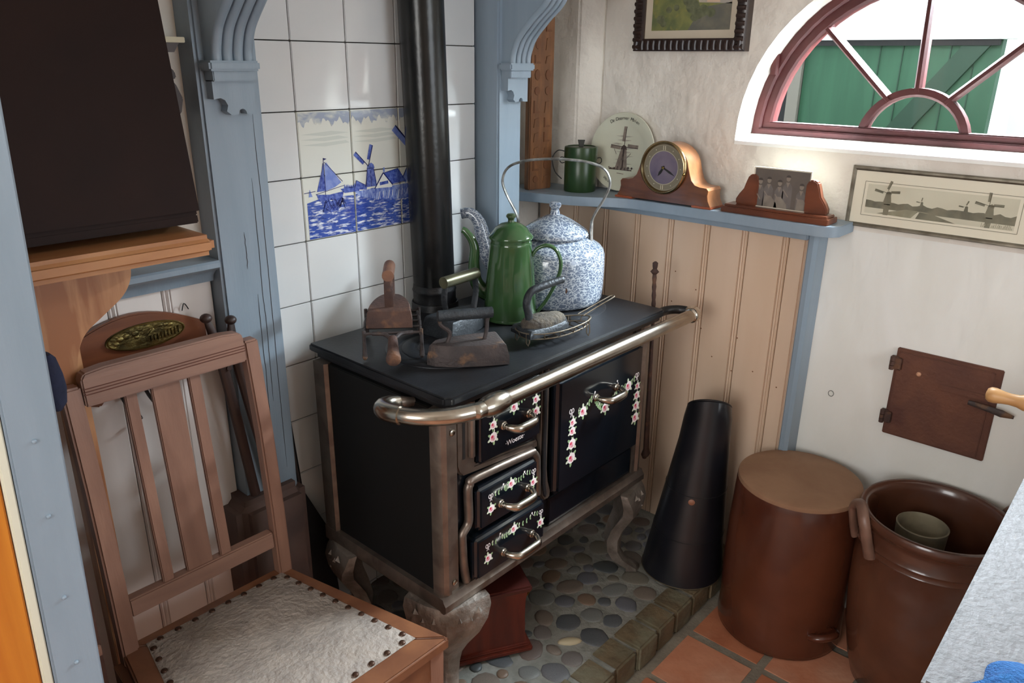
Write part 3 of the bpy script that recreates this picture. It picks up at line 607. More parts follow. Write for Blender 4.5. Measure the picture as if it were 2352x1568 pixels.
# legs
def leg(cx, cy, dx, dy):
    rings = []
    for z, o, w, t in ((.384,.008,.098,.018), (.365,.018,.102,.020), (.335,.026,.094,.026), (.30,.020,.074,.030), (.265,.000,.046,.034), (.23,-.024,.033,.034), (.19,-.040,.027,.032), (.15,-.040,.024,.030), (.118,-.022,.024,.030), (.098,.006,.026,.030), (.088,.022,.027,.030), (ZH,.024,.027,.032)):
        ring = []
        dg = Vector((dx, dy, 0))/math.sqrt(2); tg = Vector((-dg.y, dg.x, 0))
        C = Vector((cx, cy, z))
        for (u, v) in ((-w, -w*.62), (-w*.5, -w*.26), (0, 0), (w*.5, -w*.26), (w, -w*.62), (w*.9, -w*.62-t), (0, -t-w*.2), (-w*.9, -w*.62-t)): ring.append(C+tg*u+dg*(o+v))
        rings.append(ring)
    l = MB().ring_loft(rings).build('leg', leg_iron, sv, smooth=50)
    for (u, z) in ((-.055,.345), (.055,.345), (-.030,.312), (.030,.312), (-.074,.36), (.074,.36), (-.03,.35), (.03,.35)):
        dg = Vector((dx, dy, 0))/math.sqrt(2); tg = Vector((-dg.y, dg.x, 0))
        c = Vector((cx, cy, z))+tg*u+dg*(.022-abs(u)*.56)
        nrm = (dg+tg*(.55 if u > 0 else -.55)).normalized(); sd = Vector((0,0,1)).cross(nrm)
        MB().add([c+sd*.010-nrm*.003, c-sd*.010-nrm*.003, c+Vector((0,0,.016))-nrm*.003, c+Vector((0,0,.005))+nrm*.006], [(0,1,3), (1,2,3), (2,0,3), (0,2,1)]).build('leg_ornament', leg_iron, l, smooth=0)
leg(-.062,-.540,-1,-1); leg(.722,-.540,1,-1); leg(-.062,-.118,-1,1); leg(.722,-.118,1,1)
MB().lathe([(.0645,.86), (.0645,.918), (.063,.924), (.0605,.924)], (.352,-.074,0), 32, cap=False).build('flue_collar', black_iron, sv, smooth=50)

sp = thing('stove_pipe', 'black iron stove pipe rising in front of the tiles', 'pipe', (.352,-.074,.92))
def piperow(z): return Vector((.352-.024*(z-.905)/.8, -.074, z))
MB().tube([piperow(z) for z in (.907,.94,.953,.958,.962,.975)], [.0585,.0585,.0585,.0605,.0585,.057], 36).build('lower_pipe', black_iron, sp, smooth=50)
MB().tube([piperow(z) for z in (.974,1.3,1.82)], [.0565,.0565,.0565], 36).build('upper_pipe', M('graphite_pipe', S(30,30,31), 0.24, 0.55, S(42,42,40), 9, (1,1,0.5), bump=0.05, bscale=70), sp, smooth=50)

# ------------------------------------------------------------------ things on the stove
def flat_iron(root, L, W, H, mat, post_h, handle_mat, hr, hl, style='tube', tilt=0.0):
    # nose along +x; heel at -x
    def outline(s, dz=0):
        pts = []
        for i in range(13):
            t = i/12; x = -L/2+L*t; w = W/2*s*math.sqrt(max(0, 1-(max(0, t-.06)/.945)**2.0))
            pts.append((x*s*0.995, w))
        return pts+[(x, -w) for x, w in reversed(pts[:-1])]
    def ring(s, z): return [Vector((x, y, z)) for x, y in outline(s)]
    MB().ring_loft([ring(1.0,0), ring(1.0,H*.45), ring(.985,H*.5), ring(.93,H*.93), ring(.88,H)]).build('iron_body', mat, root, world=False, smooth=40)
    z = H; zt = H+post_h
    if style == 'tube':
        MB().tube(smooth_pts([(L*.24,0,z-.004), (L*.20,0,z+post_h*.35), (hl*.46,0,z+post_h*.7), (hl*.44,0,zt)], 4), .0048, 8).build('handle_post', mat, root, world=False)
        MB().tube(smooth_pts([(-L*.24,0,z-.004), (-L*.27,0,z+post_h*.35), (-hl*.40,0,z+post_h*.7), (-hl*.44,0,zt)], 4), .0048, 8).build('handle_post', mat, root, world=False)
        MB().tube([(-hl/2,0,zt), (hl/2,0,zt)], hr, 14).build('handle_grip', handle_mat, root, world=False, bevel=.001)
    elif style == 'strap':
        for sx in (-1, 1):
            MB().tube(smooth_pts([(sx*L*.28,0,z-.003), (sx*L*.34,0,z+post_h*.5), (sx*hl*.42,0,zt)], 4), .010, 8, flat=.25, up=(0,1,0)).build('handle_post', mat, root, world=False)
        MB().tube([(-hl/2,0,zt), (hl/2,0,zt)], hr, 14).build('handle_grip', handle_mat, root, world=False, bevel=.001)
tr1 = thing('iron_trivet', 'rusty barred iron stand with short handle at the left of the stove top', 'trivet', (.064,-.240,ST+.0018), (0,0,math.radians(50.4)))
gz = .062; tm_ = M('dark_wrought_iron', S(34,30,32), .6, .3, S(52,42,38), 20, bump=.1)
for i in range(5):
    xx = -.080+.040*i; MB().tube([(xx,-.066,gz), (xx,.066,gz)], .0034, 8).build('bar', tm_ if i else rust_dark, tr1, world=False)
for sy in (-1, 1):
    MB().tube([(-.085,sy*.062,gz-.002), (0,sy*.063,gz), (.086,sy*.060,gz-.002)], .0038, 8).build('side_bar', tm_, tr1, world=False)
    for sx in (-1, 1): MB().tube([(sx*.080,sy*.064,gz+.008), (sx*.081,sy*.064,.03), (sx*.082,sy*.064,.006), (sx*.086,sy*.064,.0038)], [.004,.0045,.006,.0038], 8).build('foot', rust_dark, tr1, world=False)
MB().tube(smooth_pts([(-.080,.045,gz), (-.086,.02,gz), (-.100,.008,gz-.003), (-.112,0,gz-.006)], 4), .005, 8).build('handle_fork', rust_dark, tr1, world=False)
MB().tube(smooth_pts([(-.080,-.045,gz), (-.086,-.02,gz), (-.100,-.008,gz-.003), (-.112,0,gz-.006)], 4), .005, 8).build('handle_fork', rust_dark, tr1, world=False)
MB().tube(smooth_pts([(-.104,0,gz-.005), (-.135,0,gz-.014), (-.165,0,gz-.022), (-.178,0,gz-.026), (-.186,0,gz-.028)], 4), [.010,.0105,.011,.0115,.012,.0125,.013,.0135,.0145,.0155,.0160,.0163,.0165,.016,.0140,.010,.004], 14).build('handle_grip', rust, tr1, world=False, smooth=60)
i1 = thing('flat_iron', 'rusty flat iron with tan tube handle on the barred stand', 'iron', (.074,-.222,ST+gz+.0058), (0,0,math.radians(48)), 'old flat irons on the stove')
flat_iron(i1, .155, .104, .040, rust, .074, rust_handle, .0135, .10, 'strap')
i2 = thing('flat_iron', 'brown flat iron with grey tube handle at the front of the stove top', 'iron', (.118,-.428,ST+.002), (0,0,math.radians(148)), 'old flat irons on the stove')
flat_iron(i2, .180, .095, .048, rust_dark, .062, iron_grey, .0125, .125, 'tube')
i3 = thing('flat_iron', 'large dark grey flat iron with greenish handle before the stove pipe', 'iron', (.262,-.266,ST+.002), (0,0,math.radians(4)), 'old flat irons on the stove')
flat_iron(i3, .175, .100, .046, iron_grey, .088, M('brassy_tube', S(96,94,72), .4, .6, S(70,68,52), 20), .0145, .125, 'strap')
wt = thing('wire_trivet', 'small oval wire stand with loop feet near the rail', 'trivet', (.385,-.472,ST+.0005), (0,0,math.radians(-14)))
wire = M('galvanised_wire', S(118,110,98), .45, .7, S(92,78,60), 30)
def boat(a, b, n=28): return [(a*math.cos(2*PI*i/n)*(1.0), b*math.sin(2*PI*i/n)*(1-.30*math.cos(2*PI*i/n)), 0) for i in range(n)]
for zz, s_ in ((.034, 1.0), (.020, .94)): MB().tube([Vector((x*s_, y*s_, zz)) for x, y, _ in boat(.110,.052)], .0017, 6, closed=True).build('wire_rim', wire, wt, world=False)
for q in range(0, 28, 2):
    x, y, _ = boat(.110,.052)[q]; MB().tube([(x, y, .034), (x*.94, y*.94, .020)], .0013, 5).build('wire_upright', wire, wt, world=False)
for q in range(-3, 4): MB().tube([(q*.026, -.046*math.sqrt(1-(q*.026/.112)**2), .020), (q*.026, .046*math.sqrt(1-(q*.026/.112)**2), .020)], .0013, 5).build('wire_bar', wire, wt, world=False)
for (x, y) in ((-.098,-.022), (.072,-.040), (.072,.036), (-.098,.022)): MB().tube([(x-.004, y, .034), (x-.005, y*1.05, .010), (x, y*1.08, .002), (x+.005, y*1.05, .010), (x+.004, y, .034)], .0015, 6).build('wire_foot', wire, wt, world=False)
MB().tube(smooth_pts([(.100,.012,.034), (.150,.020,.046), (.205,.022,.062), (.214,.028,.064), (.206,.034,.063), (.150,.034,.047), (.096,.030,.034)], 4), .0016, 6).build('wire_handle', wire, wt, world=False)
dust = M('dusty_iron', S(88,80,68), .9, 0, S(54,50,46), 40, bump=.6, bscale=120)
i4 = thing('flat_iron', 'dusty flat iron with bent rod handle in the wire stand', 'iron', (.358,-.462,ST+.0225), (0,0,math.radians(-12)), 'old flat irons on the stove')
flat_iron(i4, .150, .078, .020, iron_grey, .0, iron_grey, .01, .1, 'none')
mb = MB(); n = 16
for_r = [(1.0,.018), (.99,.026), (.90,.034), (.70,.040), (.40,.043)]
mb.ring_loft([[Vector((-.004+.066*s*math.cos(2*PI*q/n)+random.uniform(-.0015,.0015), .033*s*math.sin(2*PI*q/n)*(1-.25*math.cos(2*PI*q/n))+random.uniform(-.0015,.0015), z+random.uniform(-.001,.001))) for q in range(n)] for s, z in for_r]).build('iron_top', dust, i4, world=False, smooth=60)
MB().tube(smooth_pts([(-.048,0,.030), (-.052,0,.052), (-.058,0,.080), (-.046,0,.104), (-.018,0,.112), (.030,0,.118), (.052,0,.120)], 5), [.0095]*25+[.0092,.009,.009,.009,.009,.0085], 12).build('handle', iron_grey, i4, world=False, smooth=60)

# green coffee pot
AX = Vector((.592,-.806,0)); AZ = math.atan2(-.806, .592)
cp = thing('coffee_pot', 'tall dark green enamel coffee pot with domed lid', 'coffee pot', (.424,-.288,ST+.0018), (0,0,AZ))
MB().lathe([(.066,0), (.070,.003), (.071,.008), (.0665,.07), (.0605,.14), (.0545,.196), (.0555,.200), (.0535,.204)], n=40).build('body', green_en, cp, world=False, smooth=50)
MB().lathe([(.0712,.001), (.0722,.004), (.0712,.008)], n=40, cap=False).build('foot_rim', green_en, cp, world=False)
lid = MB().lathe([(.053,.200), (.0530,.212), (.0575,.213), (.0585,.217), (.0570,.220), (.0480,.229), (.0400,.240), (.0260,.2495), (.012,.2535), (.0085,.2545)], n=40).build('lid', green_en, cp, world=False, smooth=50)
MB().lathe([(.0090,.2535), (.0075,.259), (.0090,.263), (.0125,.267), (.0125,.271), (.009,.275), (.001,.2765)], n=18).build('knob', M('green_black_knob', S(46,62,36), .3), lid, world=False)
sps = smooth_pts([(-.054,0,.062), (-.074,0,.070), (-.092,0,.098), (-.096,0,.140), (-.094,0,.180), (-.102,0,.206), (-.118,0,.226), (-.126,0,.230)], 5)
MB().tube(sps, [max(.0085, .026-.0185*(i/(len(sps)-1))**.6) for i in range(len(sps))], 14).build('spout', green_en, cp, world=False, smooth=60)
MB().tube(smooth_pts([(.056,0,.168), (.070,0,.188), (.094,0,.196), (.116,0,.186), (.129,0,.160), (.129,0,.130), (.116,0,.090), (.096,0,.050), (.076,0,.022), (.068,0,.012)], 5), .0085, 12, flat=.6, up=(0,1,0)).build('handle', green_en, cp, world=False, smooth=60)

# mottled kettle
kett = bpy.data.materials.new('mottled_grey_enamel'); kett.use_nodes = True
_n = kett.node_tree.nodes; _l = kett.node_tree.links; _b = _n['Principled BSDF']; _b.inputs['Roughness'].default_value = .16; _b.inputs['Coat Weight'].default_value = .4
_tc = _n.new('ShaderNodeTexCoord'); _mp = _n.new('ShaderNodeMapping'); _mp.inputs['Scale'].default_value = (1,1,1.7); _l.new(_tc.outputs['Object'], _mp.inputs['Vector'])
_nz = _n.new('ShaderNodeTexNoise'); _nz.inputs['Scale'].default_value = 60; _l.new(_mp.outputs[0], _nz.inputs['Vector'])
_mxv = _n.new('ShaderNodeMix'); _mxv.data_type = 'VECTOR'; _mxv.inputs[0].default_value = .028; _l.new(_mp.outputs[0], _mxv.inputs[4]); _l.new(_nz.outputs['Color'], _mxv.inputs[5])
_vo = _n.new('ShaderNodeTexVoronoi'); _vo.feature = 'DISTANCE_TO_EDGE'; _vo.inputs['Scale'].default_value = 75; _l.new(_mxv.outputs[1], _vo.inputs['Vector'])
_rp = _n.new('ShaderNodeValToRGB'); e = _rp.color_ramp.elements; e[0].position = .015; e[0].color = S(184,191,198); e[1].position = .13; e[1].color = S(98,110,128)
_l.new(_vo.outputs['Distance'], _rp.inputs[0]); _l.new(_rp.outputs[0], _b.inputs['Base Color'])
kt = thing('kettle', 'large blue grey mottled enamel kettle with arched bail handle', 'kettle', (.636,-.262,ST+.0018), (0,0,AZ))
MB().lathe([(.124,0), (.134,.004), (.140,.014), (.1425,.04), (.1435,.09), (.1425,.134), (.139,.147), (.130,.158), (.114,.168), (.099,.176), (.093,.180)], n=48).build('body', kett, kt, world=False, smooth=55)
klid = MB().lathe([(.086,.176), (.090,.184), (.0955,.187), (.096,.191), (.090,.199), (.072,.212), (.050,.226), (.030,.236), (.019,.241), (.013,.243)], n=44).build('lid', kett, kt, world=False, smooth=50)
MB().lathe([(.014,.241), (.0125,.250), (.0105,.256), (.0135,.260), (.0165,.265), (.0165,.271), (.013,.275), (.001,.276)], n=20).build('knob', kett, klid, world=False)
sps = smooth_pts([(-.126,0,.070), (-.160,0,.085), (-.188,0,.125), (-.202,0,.175), (-.214,0,.215), (-.236,0,.238), (-.262,0,.236)], 6)
MB().tube(sps, [max(.015, .036-.024*(i/(len(sps)-1))**.7) for i in range(len(sps))], 16).build('spout', kett, kt, world=False, smooth=60)
old_tin = M('worn_tin', S(168,168,164), .4, .5, S(98,94,88), 40, bump=.1)
hp = [(.100,0,.178), (.102,0,.222), (.112,0,.250), (.134,0,.290), (.147,0,.330), (.132,0,.366), (.090,0,.384), (.030,0,.391), (-.030,0,.391), (-.090,0,.384), (-.132,0,.366), (-.147,0,.330), (-.134,0,.290), (-.112,0,.250), (-.102,0,.222), (-.100,0,.178)]
MB().tube(smooth_pts(hp, 5), .0088, 10, flat=.4, up=(0,1,0)).build('bail_handle', old_tin, kt, world=False, smooth=60)
for sx in (-1, 1):
    MB().tube([(sx*.104,-.008,.166), (sx*.103,-.006,.195), (sx*.102,0,.226), (sx*.103,.006,.195), (sx*.104,.008,.166)], .004, 8).build('bail_lug', old_tin, kt, world=False)
MB().lathe([(.0115,0), (.0095,.0012), (.001,.0016)], (0,0,0), 9).xf(Matrix.Translation((0.034,-.1345,.062)) @ Matrix.Rotation(-.25, 4, 'Z') @ Matrix.Rotation(PI/2, 4, 'X')).build('enamel_chip', rust, kt, world=False)

# pokers
def poker(lab, x, y0, z0, y1, z1, hook):
    p = thing('poker', lab, 'poker', (x, y0, z0), (0,0,0), 'pokers hanging at the stove rail')
    MB().tube([(x, y1, z1), (x, (y0+y1)/2, (z0+z1)/2), (x, y0, z0+.03), (x, y0, z0+.012), (x, y0, z0)], [.0052,.0052,.006,.011,.006], 10).build('shaft', rust, p)
    if hook:
        tw = MB().tube([(x, y1+.0006*i, z1-.012+.013*i) for i in range(9)], [.0068 if i % 2 else .0052 for i in range(9)], 8); tw.build('twisted_grip', rust, p)
        zz = z1+.09; MB().lathe([(.006,zz), (.013,zz+.008), (.006,zz+.016), (.0075,zz+.024), (.008,zz+.034), (.003,zz+.038)], (x, y1+.005, 0), 12).build('finial', rust, p)
    else:
        MB().tube([(x, y1+.012*math.sin(a), z1+.012-.012*math.cos(a)) for a in [2*PI*i/14 for i in range(14)]], .003, 7, closed=True).build('ring', rust, p)
poker('rusty poker with twisted grip and finial hanging beside the stove', .862, -.478, .385, -.462, .880, True)
poker('plain rusty poker with round end hanging beside the stove', .838, -.485, .390, -.478, .850, False)
# ------------------------------------------------------------------ corner shelf and what stands on it
ZS = 1.158
sh_ = thing('wall_shelf', 'blue painted corner shelf above the cream boards', 'shelf', (1.0,-.45,ZS-.03))
fe = [(.70,.128), (.775,.125), (.806,.03)] + [(p.x, p.y) for p in smooth_pts([(.814,.012,0), (.864,-.149,0), (.926,-.254,0), (.948,-.318,0), (.950,-.42,0)], 5)] + [(.950,-.86), (.953,-.885), (.964,-.906), (.985,-.918), (1.084,-.918), (1.084,-.086), (1.039,-.016), (1.039,.128)]
MB().prism(fe, lambda x, y: (x, y, ZS-.028), lambda x, y: (x, y, ZS)).build('shelf_board', blue, sh_, bevel=0.004)
MB().box((.998,-.832,ZS-.052), (XB-.001,.10,ZS-.028)).build('apron', blue, sh_, bevel=0.003)

cv = thing('carved_plank', 'tall carved brown wooden mould plank in the shelf corner', 'plank', (.90,.015,ZS))
ca = Vector((.857,.024,0)); cb_ = Vector((.948,.006,0)); cu = (cb_-ca).normalized(); cn = Vector((cu.y, -cu.x, 0))
def cpt(u, z, o=0.0): p = ca+cu*u+cn*o; return (p.x, p.y, z)
MB().prism([(0,ZS), (.0925,ZS), (.0925,1.86), (0,1.86)], lambda u, z: cpt(u, z, 0), lambda u, z: cpt(u, z, -.026)).build('plank_body', carved, cv, bevel=0.003)
z = ZS+.02; k = 0
while z < 1.84:
    hgt = random.uniform(.022,.040)
    for u0 in (.014, .056):
        sh_k = random.randrange(3)
        if sh_k == 0: P = [(u0,z), (u0+.024,z), (u0+.024,z+.006), (u0+.007,z+.006), (u0+.007,z+hgt), (u0,z+hgt)]
        elif sh_k == 1: P = [(u0,z), (u0+.022,z+.003), (u0+.020,z+hgt), (u0+.004,z+hgt-.004)]
        else: P = [(u0+.012+.011*math.cos(a), z+hgt/2+hgt*.45*math.sin(a)) for a in [2*PI*i/8 for i in range(8)]]
        MB().prism(P, lambda u, q: cpt(u, q, .0022), lambda u, q: cpt(u, q, -.001)).build('carving', carved_d if sh_k != 1 else carved, cv, bevel=.0008)
    z += hgt+.014

cn_ = thing('tin_canister', 'dark green tin canister with wire loops on the corner shelf', 'canister', (.972,-.092,ZS))
MB().lathe([(.049,0), (.0505,.003), (.0505,.098), (.0495,.100)], n=36).build('body', green_tin, cn_, world=False)
cl_ = MB().lathe([(.0515,.096), (.0525,.099), (.0525,.132), (.0515,.137), (.046,.139), (.044,.136)], n=36).build('lid', green_tin, cn_, world=False)
MB().prism([(-.006,.136), (.006,.136), (.011,.158), (-.011,.158)], lambda u, q: (.6*u-.002, -.8*u-.002, q), lambda u, q: (.6*u+.004, -.8*u+.004, q)).build('lid_tab', M('dark_tin', S(34,36,30), .5), cl_, world=False)
dw = M('black_wire', S(28,28,28), .5, .4)
for s_ in (-1, 1):
    MB().tube(smooth_pts([(s_*.050*.6, -s_*.050*.8, .102), (s_*.062*.6, -s_*.062*.8, .104), (s_*.066*.6, -s_*.066*.8, .094), (s_*.060*.6, -s_*.060*.8, .086), (s_*.050*.6, -s_*.050*.8, .088)], 4), .0014, 6).build('wire_loop', dw, cn_, world=False)
MB().tube(smooth_pts([(-.030,.040,.122), (-.045,.058,.124), (-.058,.068,.100), (-.050,.064,.060), (-.036,.046,.036)], 5), .0016, 6).build('wire_bail', dw, cn_, world=False)

# plate
pt = thing('plate', 'cream plate printed with a windmill, leaning at the wall', 'plate', (1.045,-.190,ZS+.1215))
ta = math.radians(7); pt.matrix_basis = Matrix(((0, math.sin(ta), -math.cos(ta), 1.062), (-1, 0, 0, -.190), (0, math.cos(ta), math.sin(ta), ZS+.1215), (0, 0, 0, 1)))
plate_m = M('cream_porcelain', S(212,212,192), .15, 0, S(204,206,186), 4, coat=.3)
prof = [(.001,-.006), (.070,-.006), (.080,-.002), (.118,.008), (.1205,.0095), (.119,.0110), (.084,.004), (.078,.0005), (.001,-.001)]
MB().lathe(prof, n=60).build('dish', plate_m, pt, world=False, smooth=40)
sep = M('sepia_print', S(116,104,96), .3, 0, S(146,134,122), 60); sep_d = M('sepia_dark', S(78,66,62), .3); sep_l = M('sepia_light', S(164,158,146), .3, 0, S(186,182,166), 50)
pr = MB(); pf = lambda k: (lambda u, v: (u, v, .0006+.0001*k))
for q in range(9):
    vv = .048-q*.012; uu = random.uniform(-.05,.0); ln = random.uniform(.04,.075)
    pr.flat([(uu,vv), (uu+ln*.4,vv+.003), (uu+ln,vv+.001), (uu+ln*.6,vv-.003)], pf(0), 2)
pr.flat([(-.024,-.052), (.022,-.052), (.012,.010), (-.008,.010)], pf(1), 0); pr.flat([(-.010,.008), (.014,.008), (.010,.018), (.001,.023), (-.007,.017)], pf(2), 1)
stroke(pr, (.004,-.052), (.002,.010), .006, pf(2), 1); stroke(pr, (-.046,-.054), (.040,-.054), .004, pf(1), 1); stroke(pr, (-.034,.008), (-.024,-.008), .0015, pf(2), 1); stroke(pr, (.030,-.002), (.016,-.018), .0015, pf(2), 1)
for a, l in ((1.53,.066), (3.06,.050), (-.04,.052), (4.63,.04)):
    dx, dy = math.cos(a), math.sin(a); stroke(pr, (.002,.016), (.002+dx*l, .016+dy*l), .0022, pf(3), 1)
    n_x, n_y = -dy, dx; pr.flat([(.002+dx*l*.25, .016+dy*l*.25), (.002+dx*l, .016+dy*l), (.002+dx*l+n_x*.010, .016+dy*l+n_y*.010), (.002+dx*l*.25+n_x*.010, .016+dy*l*.25+n_y*.010)], pf(2), 0)
for q in range(14): pr.flat(circ(-.046+q*.0066, -.050+random.uniform(-.004,.003), random.uniform(.002,.005), 7), pf(2), 1 if q % 2 else 0)
stroke(pr, (-.014,-.066), (.012,-.067), .002, pf(1), 0)
pr.build('windmill_print', [sep, sep_d, sep_l], pt, world=False, smooth=0)
lt = MB(); word = 'De Doorner Molen'; a0 = 121.0
for i, ch in enumerate(word):
    a = math.radians(a0-(a0-59)*(i+.5)/len(word)); R_ = .0985
    if ch == ' ': continue
    ca_, sa_ = math.cos(a-PI/2), math.sin(a-PI/2)
    t_ = text_mesh(ch, .0145, lambda u, v: (R_*math.cos(a)+u*ca_-v*sa_, R_*math.sin(a)+u*sa_+v*ca_, .0092+(v*.17)), shear=.12); lt.add(t_.v, t_.f)
lt.build('lettering', ink, pt, world=False, smooth=0); lt = MB()
for i, ch in enumerate('Wouw'):
    a = math.radians(236+(i+.5)*5.0); R_ = .1035
    ca_, sa_ = math.cos(a+PI/2), math.sin(a+PI/2)
    t_ = text_mesh(ch, .0125, lambda u, v: (R_*math.cos(a)+u*ca_-v*sa_, R_*math.sin(a)+u*sa_+v*ca_, .0094-(v*.17)), shear=.12); lt.add(t_.v, t_.f)
lt.build('lettering', ink, pt, world=False, smooth=0)

# mantel clock
ck = thing('mantel_clock', 'walnut mantel clock with round brass bezel on the shelf', 'clock', (1.015,-.402,ZS))
CY, CX = -.402, .962
hump = [(.0805*math.cos(a), .098+.0745*math.sin(a)) for a in [math.radians(d) for d in range(8, 173, 12)]]
ol = [(.160,.004), (.156,.010), (.149,.022), (.146,.036), (.148,.050), (.142,.057), (.120,.058), (.104,.062), (.092,.074), (.085,.092)] + hump + [(-.085,.092), (-.092,.074), (-.104,.062), (-.120,.058), (-.142,.057), (-.148,.050), (-.146,.036), (-.149,.022), (-.156,.010), (-.160,.004)]
cf = lambda X: (lambda u, v: (X, CY-u, ZS+v))
MB().prism(ol, cf(CX), cf(1.036)).build('case', [walnut_l], ck, smooth=40)
MB().prism([(u*.992, v*.992+.0005) for u, v in ol], cf(CX-.0012), cf(CX+.002)).build('front_panel', walnut, ck, smooth=0)
for s_ in (-1, 1): MB().box((CX-.006, CY-s_*.164, ZS), (1.038, CY-s_*.100, ZS+.006)).build('foot', M('clock_foot_wood', S(150,76,44), .3, coat=.3), ck, bevel=.002)
DZ = ZS+.102
def disc_x(r0, r1, x0, x1, m, nm, par, n=44):
    return MB().lathe([(r0, x0), (r0, x1), (r1, x1), (r1, x0)], (0, CY, DZ), n, axis='x', cap=False).build(nm, m, par, smooth=40)
bz = MB().lathe([(.0760,CX-.001), (.0765,CX-.006), (.0735,CX-.011), (.0700,CX-.012), (.0680,CX-.008), (.0665,CX-.003)], (0, CY, DZ), 48, axis='x', cap=False).build('bezel', M('clock_bezel_brass', S(158,136,100), .22, 1.0), ck, smooth=60)
MB().lathe([(.0670,CX-.0030), (.0005,CX-.0030)], (0, CY, DZ), 44, axis='x', cap=False).build('dial', M('dark_bronze_dial', S(124,114,96), .4), ck, smooth=0)
disc_x(.0470, .0490, CX-.0036, CX-.0042, M('pale_dial_line', S(176,166,146), .4), 'dial_ring', ck); disc_x(.0630, .0645, CX-.0036, CX-.0042, M('pale_dial_line_b', S(150,138,116), .4), 'dial_ring', ck)
MB().lathe([(.0468,CX-.0038), (.0005,CX-.0038)], (0, CY, DZ), 44, axis='x', cap=False).build('dial_centre', M('violet_dial_centre', S(98,88,108), .25, 0, S(122,108,122), 14), ck, smooth=0)
mk = M('dial_mark', S(196,186,164), .4)
for h in range(12):
    a = h*PI/6; u, v = .056*math.sin(a), .056*math.cos(a)
    if h % 6 == 0:
        for dx in (-.004, .002): MB().box((CX-.0046, CY-u-dx-.0012, DZ+v-.006), (CX-.0038, CY-u-dx+.0012, DZ+v+.006)).build('hour_mark', mk, ck, smooth=0)
    else: MB().lathe([(.0016,CX-.0036), (.0016,CX-.0044), (.0002,CX-.0046)], (0, CY-u, DZ+v), 8, axis='x').build('hour_mark', mk, ck)
for a, l, w in ((3.7,.030,.004), (2.05,.043,.003)):
    d = Vector((0,-math.sin(a),math.cos(a))); q = Vector((0,-math.cos(a),-math.sin(a))); c = Vector((CX-.0062, CY, DZ))
    MB().prism([(-.006,-w/2), (l*.6,-w), (l,0), (l*.6,w), (-.006,w/2)], lambda s, t: c+d*s+q*t, lambda s, t: c+d*s+q*t+Vector((.001,0,0))).build('hand', ink, ck, smooth=0)
MB().lathe([(.004,CX-.004), (.004,CX-.008), (.001,CX-.009)], (0, CY, DZ), 12, axis='x').build('hand_boss', brass, ck)
MB().lathe([(.0655,CX-.0085), (.045,CX-.0105), (.0005,CX-.0115)], (0, CY, DZ), 44, axis='x', cap=False).build('dial_glass', glass, ck, smooth=60)
MB().ball((CX-.010, CY-.0715, DZ-.012), .004, 10, 8).build('bezel_catch', brass, ck)

# photograph stand
ph = thing('photo_stand', 'brown wooden stand holding a sepia group photograph', 'photo frame', (1.0,-.74,ZS))
MB().box((.962,-.890,ZS), (1.032,-.592,ZS+.016)).box((.968,-.884,ZS+.015), (1.026,-.598,ZS+.022)).build('base', stand_wood, ph, bevel=.002)
def wing(y0, s_):
    P = [(0,.022), (0,.092), (.006,.106), (.018,.108), (.030,.102), (.036,.086), (.042,.066), (.054,.050), (.062,.036), (.062,.022)]
    MB().prism(P, lambda u, v: (.990, y0+s_*u, ZS+v), lambda u, v: (1.012, y0+s_*u, ZS+v)).build('wing', stand_wood, ph, bevel=.003)
wing(-.682, 1); wing(-.812, -1)
pc = MB().box((.9935,-.822,ZS+.022), (.9955,-.664,ZS+.128)).build('photo_card', paper_white, ph, smooth=0); 
php = MB(); g0 = M('photo_ground', S(100,90,82), .35, 0, S(86,78,72), 12); g1 = M('photo_dress_grey', S(112,104,100), .35, 0, S(96,88,84), 20); g2 = M('photo_dress_pale', S(138,128,116), .35, 0, S(116,106,96), 24); g3 = M('photo_skin_tone', S(134,122,110), .35); g4 = M('photo_dark', S(70,62,58), .35)
ff_ = lambda k: (lambda u, v: (.9932-.0001*k, -.668-u, ZS+.024+v))
php.flat([(0,0), (.151,0), (.151,.1005), (0,.1005)], ff_(0), 0)
for (u, hd, wd, m_, seat) in ((.018,.066,.013,1,0), (.042,.071,.014,1,1), (.072,.066,.013,1,1), (.094,.080,.014,1,0), (.132,.062,.013,1,1)):
    php.flat([(u-wd,.002), (u+wd,.002), (u+wd*.9,hd-.022), (u+.005,hd-.010), (u-.005,hd-.010), (u-wd*.9,hd-.022)], ff_(1), 1)
    if seat: php.flat([(u-wd*.8,.0), (u+wd*2.0,.0), (u+wd*1.8,.012), (u+wd*.6,.030), (u-wd*.6,.030)], ff_(2), 2)
    php.flat([(u-.005,hd-.010), (u+.005,hd-.010), (u,hd-.024)], ff_(3), 3); php.flat(circ(u, hd, .0058, 10, ry=.0075), ff_(3), 3); php.flat(circ(u, hd+.003, .0066, 10, 0, PI, ry=.0062), ff_(4), 4)
    stroke(php, (u-wd*.8,hd-.03), (u+.004,hd-.048), .003, ff_(4), 3)
php.build('photo_print', [g0, g1, g2, g3, g4], ph, smooth=0)

